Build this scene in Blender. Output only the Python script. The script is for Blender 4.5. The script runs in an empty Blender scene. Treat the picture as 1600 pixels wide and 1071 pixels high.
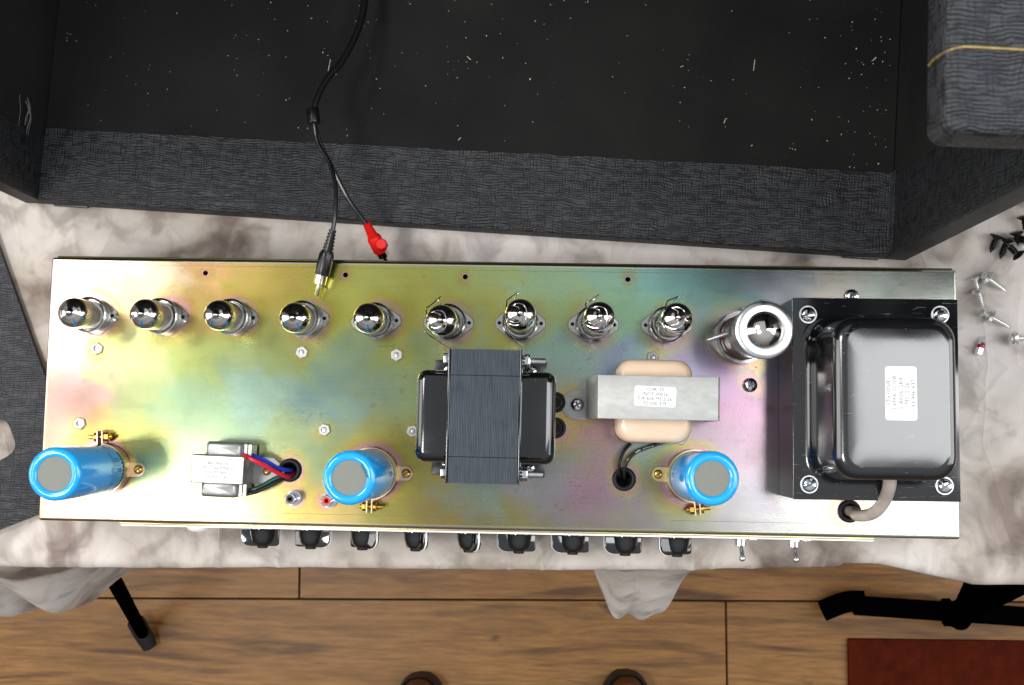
import bpy, bmesh, math, random
import numpy as np
from mathutils import Vector, Matrix, noise
from mathutils.geometry import delaunay_2d_cdt
random.seed(7); rng = np.random.RandomState(7)
S = bpy.context.scene
COL = S.collection
PI = math.pi
# ------------------------------------------------------------------ camera
CAM_P, CAM_Y, CAM_R = 0.0838, 0.0184, 0.0281
CAM_LOC = Vector((0.0362, -0.0319, 0.8555))
CAM_ROT = Matrix.Rotation(CAM_Y, 3, 'Z') @ Matrix.Rotation(CAM_R, 3, 'Y') @ Matrix.Rotation(CAM_P, 3, 'X')
cam = bpy.data.cameras.new('camera'); cam.lens = 40.5; cam.sensor_width = 36; cam.clip_start = 0.02; cam.clip_end = 20
cam.dof.use_dof = True; cam.dof.focus_distance = 0.83; cam.dof.aperture_fstop = 20
co = bpy.data.objects.new('camera', cam); COL.objects.link(co)
co.matrix_world = Matrix.Translation(CAM_LOC) @ CAM_ROT.to_4x4()
S.camera = co
# ------------------------------------------------------------------ world and lamps
w = bpy.data.worlds.new("World"); S.world = w; w.use_nodes = True
wn_ = w.node_tree; wc = wn_.nodes.new('ShaderNodeTexCoord'); wsx = wn_.nodes.new('ShaderNodeSeparateXYZ'); wr = wn_.nodes.new('ShaderNodeValToRGB')   # plain room: walls dimmer than the pale ceiling
wn_.links.new(wc.outputs['Generated'], wsx.inputs[0]); wn_.links.new(wsx.outputs[2], wr.inputs[0]); wn_.links.new(wr.outputs[0], wn_.nodes['Background'].inputs[0])
wr.color_ramp.elements[0].position = 0.0; wr.color_ramp.elements[0].color = (.20, .18, .16, 1); wr.color_ramp.elements[1].position = .75; wr.color_ramp.elements[1].color = (.92, .96, 1, 1)
wn_.nodes['Background'].inputs[1].default_value = 0.62
def area(name, loc, target, sx, sy, power, col):
    l = bpy.data.lights.new(name, 'AREA'); l.shape = 'RECTANGLE'; l.size = sx; l.size_y = sy; l.energy = power; l.color = col
    o = bpy.data.objects.new(name, l); COL.objects.link(o); o.location = loc
    o.rotation_euler = (Vector(target) - Vector(loc)).to_track_quat('-Z', 'Y').to_euler(); return o
area('lamp_left_ceiling', (-1.12, 0.50, 1.5), (-.3, .05, 0), 0.5, 0.5, 15, (1, 0.985, 0.96))
area('lamp_left_front', (-0.74, -0.38, 1.5), (-.2, -.05, 0), 0.46, 0.34, 14, (1, 0.985, 0.96))
area('lamp_right', (0.98, 0.14, 1.5), (.2, 0.04, 0), 0.66, 1.15, 17, (0.97, 0.985, 1))
area('window_left', (-1.75, -.1, .75), (0, 0, 0), 0.9, 1.3, 15, (1, 0.99, 0.97))
area('window_right', (1.75, -.1, .75), (0, 0, 0), 0.9, 1.3, 15, (0.97, 0.985, 1))
S.view_settings.view_transform = 'Standard'; S.view_settings.look = 'None'
S.view_settings.exposure = 0.0; S.view_settings.gamma = 1.0
S.cycles.max_bounces = 10; S.cycles.transparent_max_bounces = 16

def P(px, py, z):                       # a point of the place, found from the photograph at a known height
    d = CAM_ROT @ Vector(((px - 800) / 1800, -(py - 535.5) / 1800, -1.0))
    return CAM_LOC + d * ((z - CAM_LOC.z) / d.z)

# ------------------------------------------------------------------ materials
def lin(c): return tuple(((v / 255) / 12.92 if v / 255 <= .04045 else ((v / 255 + .055) / 1.055) ** 2.4) for v in c[:3]) + (1,)
class M:
    def __init__(s, name, col=(128,) * 3, rough=.5, metal=0., spec=.5, coat=0., trans=0., ior=1.45, bump=None, var=None, rvar=None, alpha=None):
        s.m = bpy.data.materials.new(name); s.m.use_nodes = True; s.nt = s.m.node_tree; s.b = s.nt.nodes['Principled BSDF']
        i = s.b.inputs
        i['Base Color'].default_value = lin(col); i['Roughness'].default_value = rough; i['Metallic'].default_value = metal
        i['Specular IOR Level'].default_value = spec; i['Coat Weight'].default_value = coat; i['Coat Roughness'].default_value = .05
        i['Transmission Weight'].default_value = trans; i['IOR'].default_value = ior
        s.tc = None
        if var:   # (scale, amount, other colour, stretch)
            sc, amt, oc, st = var
            n = s.noise(sc, 5, st); r = s.ramp(n.outputs[0], [(.5 - .22 / max(amt, .01) * .5, col), (.5 + .22 / max(amt, .01) * .5, oc)])
            s.link(r.outputs[0], i['Base Color'])
        if rvar:
            n = s.noise(rvar[0], 4, (1, 1, 1)); mr = s.node('ShaderNodeMapRange'); s.link(n.outputs[0], mr.inputs[0])
            mr.inputs[1].default_value = .3; mr.inputs[2].default_value = .7; mr.inputs[3].default_value = max(0, rough - rvar[1]); mr.inputs[4].default_value = rough + rvar[1]
            s.link(mr.outputs[0], i['Roughness'])
        if bump:  # (scale, strength, distance, stretch)
            n = s.noise(bump[0], 3, bump[3] if len(bump) > 3 else (1, 1, 1)); s.bump(n.outputs[0], bump[1], bump[2])
    def node(s, t): return s.nt.nodes.new(t)
    def link(s, a, b): s.nt.links.new(a, b)
    def coord(s, kind='Object', stretch=(1, 1, 1)):
        tc = s.node('ShaderNodeTexCoord'); mp = s.node('ShaderNodeMapping'); mp.inputs['Scale'].default_value = stretch
        s.link(tc.outputs[kind], mp.inputs[0]); return mp.outputs[0]
    def noise(s, sc, det=4, st=(1, 1, 1), kind='Object', dist=0, co=None):
        n = s.node('ShaderNodeTexNoise'); n.inputs['Scale'].default_value = sc; n.inputs['Detail'].default_value = det; n.inputs['Distortion'].default_value = dist
        s.link(co or s.coord(kind, st), n.inputs['Vector']); return n
    def ramp(s, src, stops):
        r = s.node('ShaderNodeValToRGB'); e = r.color_ramp.elements
        while len(e) < len(stops): e.new(.5)
        for k, (p, c) in enumerate(stops): e[k].position = min(1, max(0, p)); e[k].color = lin(c) if not isinstance(c, float) else (c, c, c, 1)
        s.link(src, r.inputs[0]); return r
    def mix(s, fac, a, b, mode='MIX'):
        m = s.node('ShaderNodeMix'); m.data_type = 'RGBA'; m.blend_type = mode
        for v, k in ((fac, 0), (a, 6), (b, 7)):
            if hasattr(v, 'node'): s.link(v, m.inputs[k])
            else: m.inputs[k].default_value = v
        return m.outputs[2]
    def math(s, op, a, b=0.):
        m = s.node('ShaderNodeMath'); m.operation = op
        for v, k in ((a, 0), (b, 1)):
            if hasattr(v, 'node'): s.link(v, m.inputs[k])
            else: m.inputs[k].default_value = v
        return m.outputs[0]
    def bump(s, h, strength, dist, prev=None):
        b = s.node('ShaderNodeBump'); b.inputs['Strength'].default_value = strength; b.inputs['Distance'].default_value = dist
        s.link(h, b.inputs['Height'])
        if prev: s.link(prev, b.inputs['Normal'])
        s.link(b.outputs[0], s.b.inputs['Normal']); return b.outputs[0]

# zinc passivated chassis
zinc = M('yellow_zinc_plate', rough=.3, metal=1.)
at = zinc.node('ShaderNodeAttribute'); at.attribute_name = 'tint'
n1 = zinc.noise(1100, 2); n2 = zinc.noise(14, 5, dist=.6); n3 = zinc.noise(240, 4)
g1 = zinc.ramp(n1.outputs[0], [(.3, .88), (.7, 1.10)])
c1 = zinc.mix(1., at.outputs[0], g1.outputs[0], 'MULTIPLY')
g3 = zinc.ramp(n3.outputs[0], [(.62, 1.0), (.74, .86)])
c2 = zinc.mix(.5, c1, g3.outputs[0], 'MULTIPLY')
st1 = zinc.noise(22, 6, (.35, 7, 1), dist=.3); g4 = zinc.ramp(st1.outputs[0], [(.35, .93), (.5, 1.0), (.68, .90)]); c2 = zinc.mix(.5, c2, g4.outputs[0], 'MULTIPLY')
sm = zinc.noise(55, 5, (1, 1, 1), dist=1.5); g5 = zinc.ramp(sm.outputs[0], [(.66, (255, 255, 255)), (.72, (205, 192, 180)), (.80, (150, 135, 125))]); c2 = zinc.mix(.4, c2, g5.outputs[0], 'MULTIPLY')
sc_ = zinc.noise(38, 4, (1, 34, 1), dist=.15); g6 = zinc.ramp(sc_.outputs[0], [(.66, (255, 255, 255)), (.70, (228, 220, 210)), (.74, (190, 178, 165))]); c2 = zinc.mix(.25, c2, g6.outputs[0], 'MULTIPLY')
gr_ = zinc.noise(420, 3); g7 = zinc.ramp(gr_.outputs[0], [(.70, (255, 255, 255)), (.76, (120, 108, 92))]); c2 = zinc.mix(.45, c2, g7.outputs[0], 'MULTIPLY')
zinc.link(c2, zinc.b.inputs['Base Color'])
rr = zinc.math('MULTIPLY_ADD', n2.outputs[0], .16); rr.node.inputs[2].default_value = .15; zinc.link(rr, zinc.b.inputs['Roughness'])
bn = zinc.bump(n1.outputs[0], .14, .0002)
zinc.bump(zinc.noise(9, 2).outputs[0], .25, .003, bn)

def make_tolex(name, per=.0026, top=(92, 94, 104), low=(20, 21, 32), rough=.5, sxy=(1, .8)):
    t = M(name, rough=rough, spec=.35)
    uv = t.coord('UV', (1, 1, 1))
    wn = t.noise(38, 2, co=uv); wn2 = t.noise(170, 2, co=uv)
    va = t.node('ShaderNodeVectorMath'); va.operation = 'MULTIPLY_ADD'; t.link(wn.outputs[1], va.inputs[0]); va.inputs[1].default_value = (.010, .010, 0); t.link(uv, va.inputs[2])
    vb = t.node('ShaderNodeVectorMath'); vb.operation = 'MULTIPLY_ADD'; t.link(wn2.outputs[1], vb.inputs[0]); vb.inputs[1].default_value = (.0016, .0022, 0); t.link(va.outputs[0], vb.inputs[2])
    sp = t.node('ShaderNodeSeparateXYZ'); t.link(vb.outputs[0], sp.inputs[0])
    def band(o, p):
        s_ = t.math('SINE', t.math('MULTIPLY', o, 2 * PI / p)); return t.math('POWER', t.math('ABSOLUTE', s_), .55)
    u = band(sp.outputs[0], per * 2 * sxy[0]); v = band(sp.outputs[1], per * 2 * sxy[1])
    nu = t.noise(60, 3, (4, 1, 1), co=None, kind='UV'); nv = t.noise(60, 3, (1, 4, 1), kind='UV')
    lu = t.math('MAXIMUM', u, t.ramp(nu.outputs[0], [(.34, .1), (.55, .95)]).outputs[0])
    lv = t.math('MAXIMUM', v, t.ramp(nv.outputs[0], [(.40, 0.), (.66, .8)]).outputs[0])
    h = t.math('MULTIPLY', lu, lv)
    fn = t.noise(900, 3, kind='UV'); ck_ = t.noise(170, 3, (.5, 1.6, 1), kind='UV', dist=.3); crk_ = t.ramp(ck_.outputs[0], [(.38, .35), (.50, 1.0)])
    h = t.math('MULTIPLY', h, crk_.outputs[0]); h2 = t.math('MULTIPLY_ADD', fn.outputs[0], .4); t.link(h, h2.node.inputs[2])
    big = t.noise(12, 3, kind='UV')
    r = t.ramp(h2, [(.15, low), (.55, tuple((a + b) // 2 for a, b in zip(low, top))), (1.0, top)])
    b2 = t.ramp(big.outputs[0], [(.3, .75), (.7, 1.1)])
    t.link(t.mix(1., r.outputs[0], b2.outputs[0], 'MULTIPLY'), t.b.inputs['Base Color'])
    t.bump(h2, .9, per * .26); return t
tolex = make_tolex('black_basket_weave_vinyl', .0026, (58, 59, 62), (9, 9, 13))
tolex_shaded = make_tolex('shaded_vinyl', .0026, (34, 35, 38), (5, 5, 7))  # same cabinet vinyl, with the shade of the side walls put into its colour
tolex_fine = make_tolex('blue_grey_vinyl', .0021, (56, 57, 61), (11, 11, 15), sxy=(1.3, .9))

def fabric():
    t = M('mottled_grey_muslin', rough=.9, spec=.15)
    a = t.noise(10, 5, dist=.7); b = t.noise(30, 5, dist=.6); c = t.noise(2.1, 3)
    r1 = t.ramp(a.outputs[0], [(.40, (220, 215, 213)), (.52, (206, 199, 193)), (.64, (146, 134, 128))])
    r2 = t.ramp(b.outputs[0], [(.36, (238, 235, 234)), (.50, (226, 220, 215)), (.64, (150, 140, 134))])
    c1 = t.mix(.62, r1.outputs[0], r2.outputs[0], 'MULTIPLY')
    r3 = t.ramp(c.outputs[0], [(.42, (255, 255, 255)), (.62, (216, 212, 204))])
    t.link(t.mix(.8, c1, r3.outputs[0], 'MULTIPLY'), t.b.inputs['Base Color'])
    sp = t.coord()
    wv = t.noise(1300, 2); bn = t.bump(wv.outputs[0], .35, .0004)
    wrp = t.noise(7, 3); 
    def crease(sc, st, amt, dist, prev, wd):
        tc = t.coord('Object', st); va = t.node('ShaderNodeVectorMath'); va.operation = 'MULTIPLY_ADD'; t.link(wrp.outputs[1], va.inputs[0]); va.inputs[1].default_value = (.045, .045, 0); t.link(tc, va.inputs[2])
        vo = t.node('ShaderNodeTexVoronoi'); vo.voronoi_dimensions = '2D'; vo.feature = 'DISTANCE_TO_EDGE'; vo.inputs['Scale'].default_value = sc; t.link(va.outputs[0], vo.inputs['Vector'])
        rg = t.ramp(vo.outputs[0], [(0., 1.), (wd * .3, .5), (wd, .0)]); return t.bump(rg.outputs[0], amt, dist, prev)
    b2 = crease(7, (1, 1, 1), .35, .003, bn, .09); b3 = crease(19, (1, .6, 1), .35, .002, b2, .12)
    lump = t.noise(34, 3, dist=.6); t.bump(lump.outputs[0], .28, .003, b3); return t
cloth_m = fabric()

def wood():
    t = M('brown_oak_boards', rough=.42, spec=.4)
    oi = t.node('ShaderNodeObjectInfo')
    tc = t.node('ShaderNodeTexCoord'); mp = t.node('ShaderNodeMapping'); mp.inputs['Scale'].default_value = (1, 9, 1)
    vm = t.node('ShaderNodeVectorMath'); vm.operation = 'MULTIPLY_ADD'; t.link(oi.outputs['Random'], vm.inputs[0]); vm.inputs[1].default_value = (31, 17, 5); t.link(tc.outputs['Object'], vm.inputs[2])
    t.link(vm.outputs[0], mp.inputs[0]); v = mp.outputs[0]
    g = t.noise(5, 8, co=v, dist=.8); g2 = t.noise(26, 6, co=v, dist=.4); k = t.noise(3.3, 4, co=v, dist=1.2)
    kn = t.node('ShaderNodeMapping'); kn.inputs['Scale'].default_value = (1, 2.6, 1); t.link(vm.outputs[0], kn.inputs[0]); kk = t.noise(9, 4, co=kn.outputs[0], dist=.7)
    r = t.ramp(g.outputs[0], [(.3, (122, 84, 40)), (.5, (146, 104, 54)), (.7, (112, 79, 42))])
    r2 = t.ramp(g2.outputs[0], [(.35, (220, 212, 204)), (.65, (255, 255, 255))])
    r3 = t.ramp(k.outputs[0], [(.56, (255, 255, 255)), (.72, (150, 138, 128))])
    r4 = t.ramp(kk.outputs[0], [(.66, (255, 255, 255)), (.76, (80, 68, 60))])
    c = t.mix(.9, r.outputs[0], r2.outputs[0], 'MULTIPLY'); c = t.mix(.9, c, r3.outputs[0], 'MULTIPLY'); c = t.mix(.9, c, r4.outputs[0], 'MULTIPLY')
    t.link(c, t.b.inputs['Base Color']); t.bump(g2.outputs[0], .15, .001); return t
wood_m = wood()

def paintblk():
    t = M('black_painted_board', (20, 20, 20), .78, spec=.22)
    n = t.noise(7, 5); n2 = t.noise(420, 3); n3 = t.noise(60, 4)
    r = t.ramp(n.outputs[0], [(.35, (18, 18, 18)), (.65, (31, 31, 30))])
    d = t.ramp(n2.outputs[0], [(.68, (0, 0, 0)), (.82, (55, 55, 52))])
    c = t.mix(1., r.outputs[0], d.outputs[0], 'ADD')
    t.link(c, t.b.inputs['Base Color']); t.bump(n3.outputs[0], .2, .0006); return t
blkboard = paintblk()
chrome = M('bright_chrome', (215, 215, 218), .12, 1., rvar=(300, .05))
steel = M('dull_steel', (175, 176, 176), .34, 1., bump=(500, .12, .0003), rvar=(120, .1))
tin = M('tinned_steel', (172, 172, 168), .38, .85, var=(160, .5, (150, 150, 146), (1, 1, 1)), rvar=(40, .1), bump=(350, .2, .0004))
tin_bright = M('bright_tinned_steel', (190, 190, 186), .55, .6, var=(130, .35, (168, 168, 164), (1, 2, 1)), rvar=(60, .1), bump=(260, .2, .0004))
socket_m = M('socket_nickel', (185, 184, 180), .2, 1., rvar=(200, .08))
getter = M('getter_mirror', (222, 214, 206), .12, 1., rvar=(60, .02)); 
getter.b.inputs['Coat Weight'].default_value = 1.
glass = M('thin_tube_glass', (255, 255, 255), .0, 0., trans=1., ior=1.18)
anode = M('grey_anode_plate', (165, 163, 160), .45, .6, bump=(300, .3, .0005))
mica = M('white_mica', (215, 212, 205), .5)
brass = M('yellow_brass', (200, 160, 75), .26, 1., rvar=(200, .1))
zincpart = M('yellow_zinc_bracket', (205, 195, 130), .28, .95, var=(60, .6, (190, 165, 150), (1, 1, 1)))
blackgloss = M('black_lacquer', (13, 14, 16), .13, 0., .6, coat=.6, bump=(18, .15, .002), rvar=(40, .06))
def dust(t, base):
    n = t.noise(520, 2); r_ = t.ramp(n.outputs[0], [(.735, base), (.80, (120, 120, 118))]); return r_.outputs[0]
blackgloss.link(dust(blackgloss, (13, 14, 16)), blackgloss.b.inputs['Base Color'])
def scuffed():
    t = M('scuffed_black_lacquer', (16, 17, 20), .16, 0., .9, coat=.5)
    t.b.inputs['Coat Roughness'].default_value = .1
    n = t.noise(90, 5, (1, 6, 1), dist=.6); n2 = t.noise(45, 6); n3 = t.noise(18, 4)
    r = t.ramp(n.outputs[0], [(.67, (16, 17, 20)), (.71, (118, 120, 124))]); r2 = t.ramp(n2.outputs[0], [(.64, (255, 255, 255)), (.74, (60, 60, 60))])
    c = t.mix(.45, dust(t, (16, 17, 20)), r.outputs[0], 'MIX'); t.link(c, t.b.inputs['Base Color'])
    mr = t.ramp(n3.outputs[0], [(.3, .10), (.7, .20)]); t.link(mr.outputs[0], t.b.inputs['Roughness'])
    t.bump(n2.outputs[0], .1, .0006); return t
scuff = scuffed()
lamin = M('lamination_steel', (66, 72, 80), .45, .35, spec=.4, var=(60, .6, (50, 55, 62), (30, 1, 1)), rvar=(90, .1))
blackplastic = M('black_plastic', (16, 16, 17), .3, spec=.5, rvar=(200, .08))
rubber = M('black_rubber', (24, 24, 25), .55, spec=.4, bump=(400, .15, .0003))
knobm = M('black_gloss_phenolic', (9, 9, 10), .08, spec=.7, coat=.8)
white = M('white_enamel', (238, 238, 236), .35)
blue = M('blue_sleeve', (22, 156, 228), .16, spec=.5, coat=.5, bump=(45, .12, .002), var=(30, .3, (20, 146, 222), (1, 1, 1)))
disc = M('grey_fibre_disc', (118, 120, 112), .75, var=(500, .3, (112, 114, 107), (1, 1, 1)), bump=(700, .12, .0002))
ink = M('navy_ink', (6, 14, 34), .6)
greyink = M('faded_grey_ink', (80, 80, 84), .8)
darkink = M('grey_ink', (42, 42, 48), .8)
label_m = M('white_paper_label', (240, 240, 238), .55, bump=(300, .08, .0003))
paper = M('cream_coil_tape', (218, 196, 166), .38, spec=.4, var=(60, .5, (214, 184, 160), (1, 1, 1)), coat=.3)
redw = M('red_insulation', (205, 20, 50), .35, bump=(80, .1, .001)); bluew = M('blue_insulation', (20, 50, 165), .35); greenw = M('green_insulation', (12, 70, 52), .35); blackw = M('black_insulation', (16, 16, 17), .35, coat=.2)
redplug = M('red_moulded_rubber', (215, 22, 18), .45); 
sleeve = M('grey_beige_sleeving', (190, 178, 168), .38, spec=.5, coat=.3, var=(50, .6, (150, 138, 130), (1, 1, 1)))
bake = M('brown_bakelite', (62, 38, 22), .3)
gold = M('gold_piping', (150, 134, 92), .45, .5, var=(300, .5, (110, 88, 45), (1, 1, 1)))
chip = M('sawdust_chip', (176, 164, 134), .8, var=(900, .8, (225, 215, 190), (1, 1, 1)))
blackscrew = M('black_oxide_screw', (52, 52, 54), .28, .85)
rugm = M('dark_red_rug', (84, 28, 12), .95, spec=.1, var=(60, .5, (62, 20, 8), (1, 1, 1)), bump=(700, .9, .002))
rugpat = M('cream_rug_motif', (150, 130, 95), .95, spec=.1, bump=(700, .8, .002))
leather = M('brown_leather', (84, 46, 18), .45, var=(20, .6, (52, 28, 12), (1, 1, 1)), bump=(200, .2, .001))
tableblk = M('black_steel_tube', (3, 3, 3), 1., .0, .0, bump=(200, .1, .0004))
voidm = M('dark_inside', (9, 8, 8), .8)
boardw = M('white_laminate', (225, 225, 222), .5)
redband = M('red_band', (170, 18, 40), .4)

# ------------------------------------------------------------------ mesh helpers
class MB:
    def __init__(s): s.v = []; s.f = []; s.T = Matrix.Identity(4)
    def add(s, vs, fs):
        o = len(s.v); s.v += [tuple(s.T @ Vector(p)) for p in vs]; s.f += [tuple(i + o for i in f) for f in fs]; return s
    def box(s, x0, x1, y0, y1, z0, z1):
        vs = [(x, y, z) for z in (z0, z1) for x, y in ((x0, y0), (x1, y0), (x1, y1), (x0, y1))]
        return s.add(vs, [(3, 2, 1, 0), (4, 5, 6, 7), (0, 1, 5, 4), (1, 2, 6, 5), (2, 3, 7, 6), (3, 0, 4, 7)])
    def loft(s, rings, cap0=True, cap1=True):
        n = len(rings[0]); vs = [p for r in rings for p in r]; fs = []
        for k in range(len(rings) - 1):
            for i in range(n):
                j = (i + 1) % n; fs.append((k * n + i, k * n + j, (k + 1) * n + j, (k + 1) * n + i))
        if cap0: fs.append(tuple(reversed(range(n))))
        if cap1: fs.append(tuple((len(rings) - 1) * n + i for i in range(n)))
        return s.add(vs, fs)
    def lathe(s, prof, n=32, c=(0, 0), cap0=True, cap1=True):
        return s.loft([[(c[0] + r * math.cos(2 * PI * i / n), c[1] + r * math.sin(2 * PI * i / n), z) for i in range(n)] for r, z in prof], cap0, cap1)
    def cyl(s, a, b, r0, r1=None, n=20, caps=True):
        r1 = r0 if r1 is None else r1; a = Vector(a); b = Vector(b); q = (b - a).to_track_quat('Z', 'Y')
        R = [[tuple(p + q @ Vector((r * math.cos(2 * PI * i / n), r * math.sin(2 * PI * i / n), 0))) for i in range(n)] for p, r in ((a, r0), (b, r1))]
        return s.loft(R, caps, caps)
    def tube(s, pts, r, n=10, sub=6, caps=True):
        pts = [Vector(p) for p in pts]
        P_ = []
        if sub > 1 and len(pts) > 2:
            e = [pts[0] * 2 - pts[1]] + pts + [pts[-1] * 2 - pts[-2]]
            for k in range(1, len(e) - 2):
                for t in range(sub):
                    u = t / sub; a, b, c, d = e[k - 1:k + 3]
                    P_.append(.5 * ((2 * b) + (c - a) * u + (2 * a - 5 * b + 4 * c - d) * u * u + (3 * b - a - 3 * c + d) * u ** 3))
            P_.append(pts[-1])
        else: P_ = pts
        rings = []; nrm = None
        for k, p in enumerate(P_):
            d = (P_[min(k + 1, len(P_) - 1)] - P_[max(k - 1, 0)]).normalized()
            if nrm is None: nrm = d.orthogonal().normalized()
            nrm = (nrm - d * nrm.dot(d)).normalized(); bn = d.cross(nrm)
            rk = r(k / (len(P_) - 1)) if callable(r) else r
            rings.append([tuple(p + (nrm * math.cos(2 * PI * i / n) + bn * math.sin(2 * PI * i / n)) * rk) for i in range(n)])
        s.loft(rings, caps, caps); s.path = P_; return s
    def prism(s, pts, z0, z1):
        return s.loft([[(x, y, z0) for x, y in pts], [(x, y, z1) for x, y in pts]])
    def ring(s, r0, r1, z0, z1, n=32, c=(0, 0)):
        R = [[(c[0] + r * math.cos(2 * PI * i / n), c[1] + r * math.sin(2 * PI * i / n), z) for i in range(n)] for r, z in ((r1, z0), (r1, z1), (r0, z1), (r0, z0), (r1, z0))]
        return s.loft(R, False, False)
    def build(s, name, m, parent=None, ang=35, bev=0, seg=2, label=None):
        me = bpy.data.meshes.new(name); me.from_pydata(s.v, [], s.f)
        bm = bmesh.new(); bm.from_mesh(me)
        bmesh.ops.recalc_face_normals(bm, faces=bm.faces)
        if bev:
            es = [e for e in bm.edges if len(e.link_faces) == 2 and e.calc_face_angle(0) > math.radians(40)]
            bmesh.ops.bevel(bm, geom=es, offset=bev, segments=seg, profile=.5, affect='EDGES', clamp_overlap=True)
        bm.to_mesh(me); bm.free()
        uvbox(me)
        me.polygons.foreach_set('use_smooth', [True] * len(me.polygons)); me.set_sharp_from_angle(angle=math.radians(ang))
        me.materials.append(m.m)
        o = bpy.data.objects.new(name, me); COL.objects.link(o)
        if parent is not None: o.parent = parent
        if label: o['label'] = label
        return o
def uvbox(me):
    uv = me.uv_layers.new(name='UVMap'); nl = len(me.loops)
    vi = np.empty(nl, int); me.loops.foreach_get('vertex_index', vi); v = np.empty(len(me.vertices) * 3); me.vertices.foreach_get('co', v); v = v.reshape(-1, 3)
    nr = np.empty(len(me.polygons) * 3); me.polygons.foreach_get('normal', nr); nr = nr.reshape(-1, 3)
    lt = np.empty(len(me.polygons), int); me.polygons.foreach_get('loop_total', lt)
    a = np.repeat(np.abs(nr).argmax(1), lt); c = v[vi]
    out = np.where((a == 2)[:, None], c[:, [0, 1]], np.where((a == 1)[:, None], c[:, [0, 2]], c[:, [1, 2]]))
    uv.data.foreach_set('uv', out.ravel())
def rrect(w_, h_, r, z, n=6, c=(0, 0)):
    o = []
    for cx, cy, a0 in ((w_ / 2 - r, h_ / 2 - r, 0), (-w_ / 2 + r, h_ / 2 - r, 90), (-w_ / 2 + r, -h_ / 2 + r, 180), (w_ / 2 - r, -h_ / 2 + r, 270)):
        for k in range(n + 1):
            a = math.radians(a0 + 90 * k / n); o.append((c[0] + cx + r * math.cos(a), c[1] + cy + r * math.sin(a), z))
    return o
def bell(mb, w_, h_, r, z0, z1, er, c=(0, 0), dome=0.0, n=6):
    rings = [rrect(w_, h_, r, z0, n, c)]
    for k in range(7):
        a = PI / 2 * k / 6; ins = er * (1 - math.cos(a)); rings.append(rrect(w_ - 2 * ins, h_ - 2 * ins, max(r - ins * .7, .0008), z1 - er + er * math.sin(a), n, c))
    rings.append(rrect(w_ * .5, h_ * .5, r * .5, z1 + dome, n, c))
    return mb.loft(rings)
def thing(name, label, cat, loc=(0, 0, 0), rz=0., group=None):
    o = bpy.data.objects.new(name, None); COL.objects.link(o); o.location = loc; o.rotation_euler = (0, 0, rz); o.empty_display_size = .01
    tag(o, label, cat, group); return o
def tag(o, label, cat, group=None):
    o['label'] = label; o['category'] = cat
    if group: o['group'] = group
    return o
def struct(o, kind='structure'): o['kind'] = kind; return o
def dup(root, parent=None):
    c = root.copy(); COL.objects.link(c)
    if parent is not None: c.parent = parent
    for ch in list(root.children): dup(ch, c)
    return c
def text(body, size, m, parent, mat4, name='lettering', off=0.0, warp=None):
    cu = bpy.data.curves.new('t', 'FONT'); cu.body = body; cu.size = 1.; cu.align_x = 'CENTER'; cu.align_y = 'CENTER'; cu.offset = off / size; cu.resolution_u = 2
    o = bpy.data.objects.new('t', cu); COL.objects.link(o); dg = bpy.context.evaluated_depsgraph_get()
    me = bpy.data.meshes.new_from_object(o.evaluated_get(dg)); bpy.data.objects.remove(o); bpy.data.curves.remove(cu)
    for v in me.vertices: v.co = warp(v.co * size) if warp else mat4 @ (v.co * size)
    me.materials.clear(); me.materials.append(m.m); me.name = name
    r = bpy.data.objects.new(name, me); COL.objects.link(r); r.parent = parent; return r
def join_text(objs, name):
    bm = bmesh.new()
    for o in objs: bm.from_mesh(o.data)
    me = objs[0].data; bm.to_mesh(me); bm.free()
    for o in objs[1:]: bpy.data.objects.remove(o)
    objs[0].name = name; return objs[0]
def label_sheet(parent, c, w_, h_, z, rot, lines, size, pitch, m, off=.0):
    T = Matrix.Translation((c[0], c[1], z)) @ Matrix.Rotation(rot, 4, 'Z')
    mb = MB(); mb.T = T; mb.loft([rrect(w_, h_, .0018, .0), rrect(w_, h_, .0018, .00012)])
    l = mb.build('label', label_m, parent)
    ts = []
    for k, t in enumerate(lines):
        ts.append(text(t, size, m, l, T @ Matrix.Translation((0, pitch * ((len(lines) - 1) / 2 - k), .0002)), off=off))
    join_text(ts, 'lettering'); return l

ZT = -.066          # tablecloth level; the chassis top is z = 0
ZF = -.79           # floor level
# ------------------------------------------------------------------ floor of boards
fl = MB().box(-1.6, 1.6, -1.3, 1.2, ZF - .03, ZF - .004).build('floor', M('dark_subfloor', (22, 15, 10), .9)); struct(fl)
seams_a = math.atan2(26, 1442)
yc = -.258; pw = .192
def plank(x0, x1, row):
    g = .0012; mb = MB(); mb.box(x0 + g, x1 - g, yc + (row) * pw + g, yc + (row + 1) * pw - g, ZF - .004, ZF); mb.T = Matrix.Identity(4)
    R = Matrix.Rotation(seams_a, 4, 'Z'); mb.v = [tuple(R @ Vector(p)) for p in mb.v]
    return mb.build('plank', wood_m, fl, bev=.0008, seg=1)
for row in range(-5, 7):
    if row == -1: xs = [-1.6, -.92, .289, 1.6]
    elif row == 0: xs = [-1.6, -.312, .9, 1.6]
    else: o = random.uniform(-.6, .6); xs = [-1.6, o - .3, o + .85, 1.6]
    for a, b in zip(xs, xs[1:]): plank(a, b, row)
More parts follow.
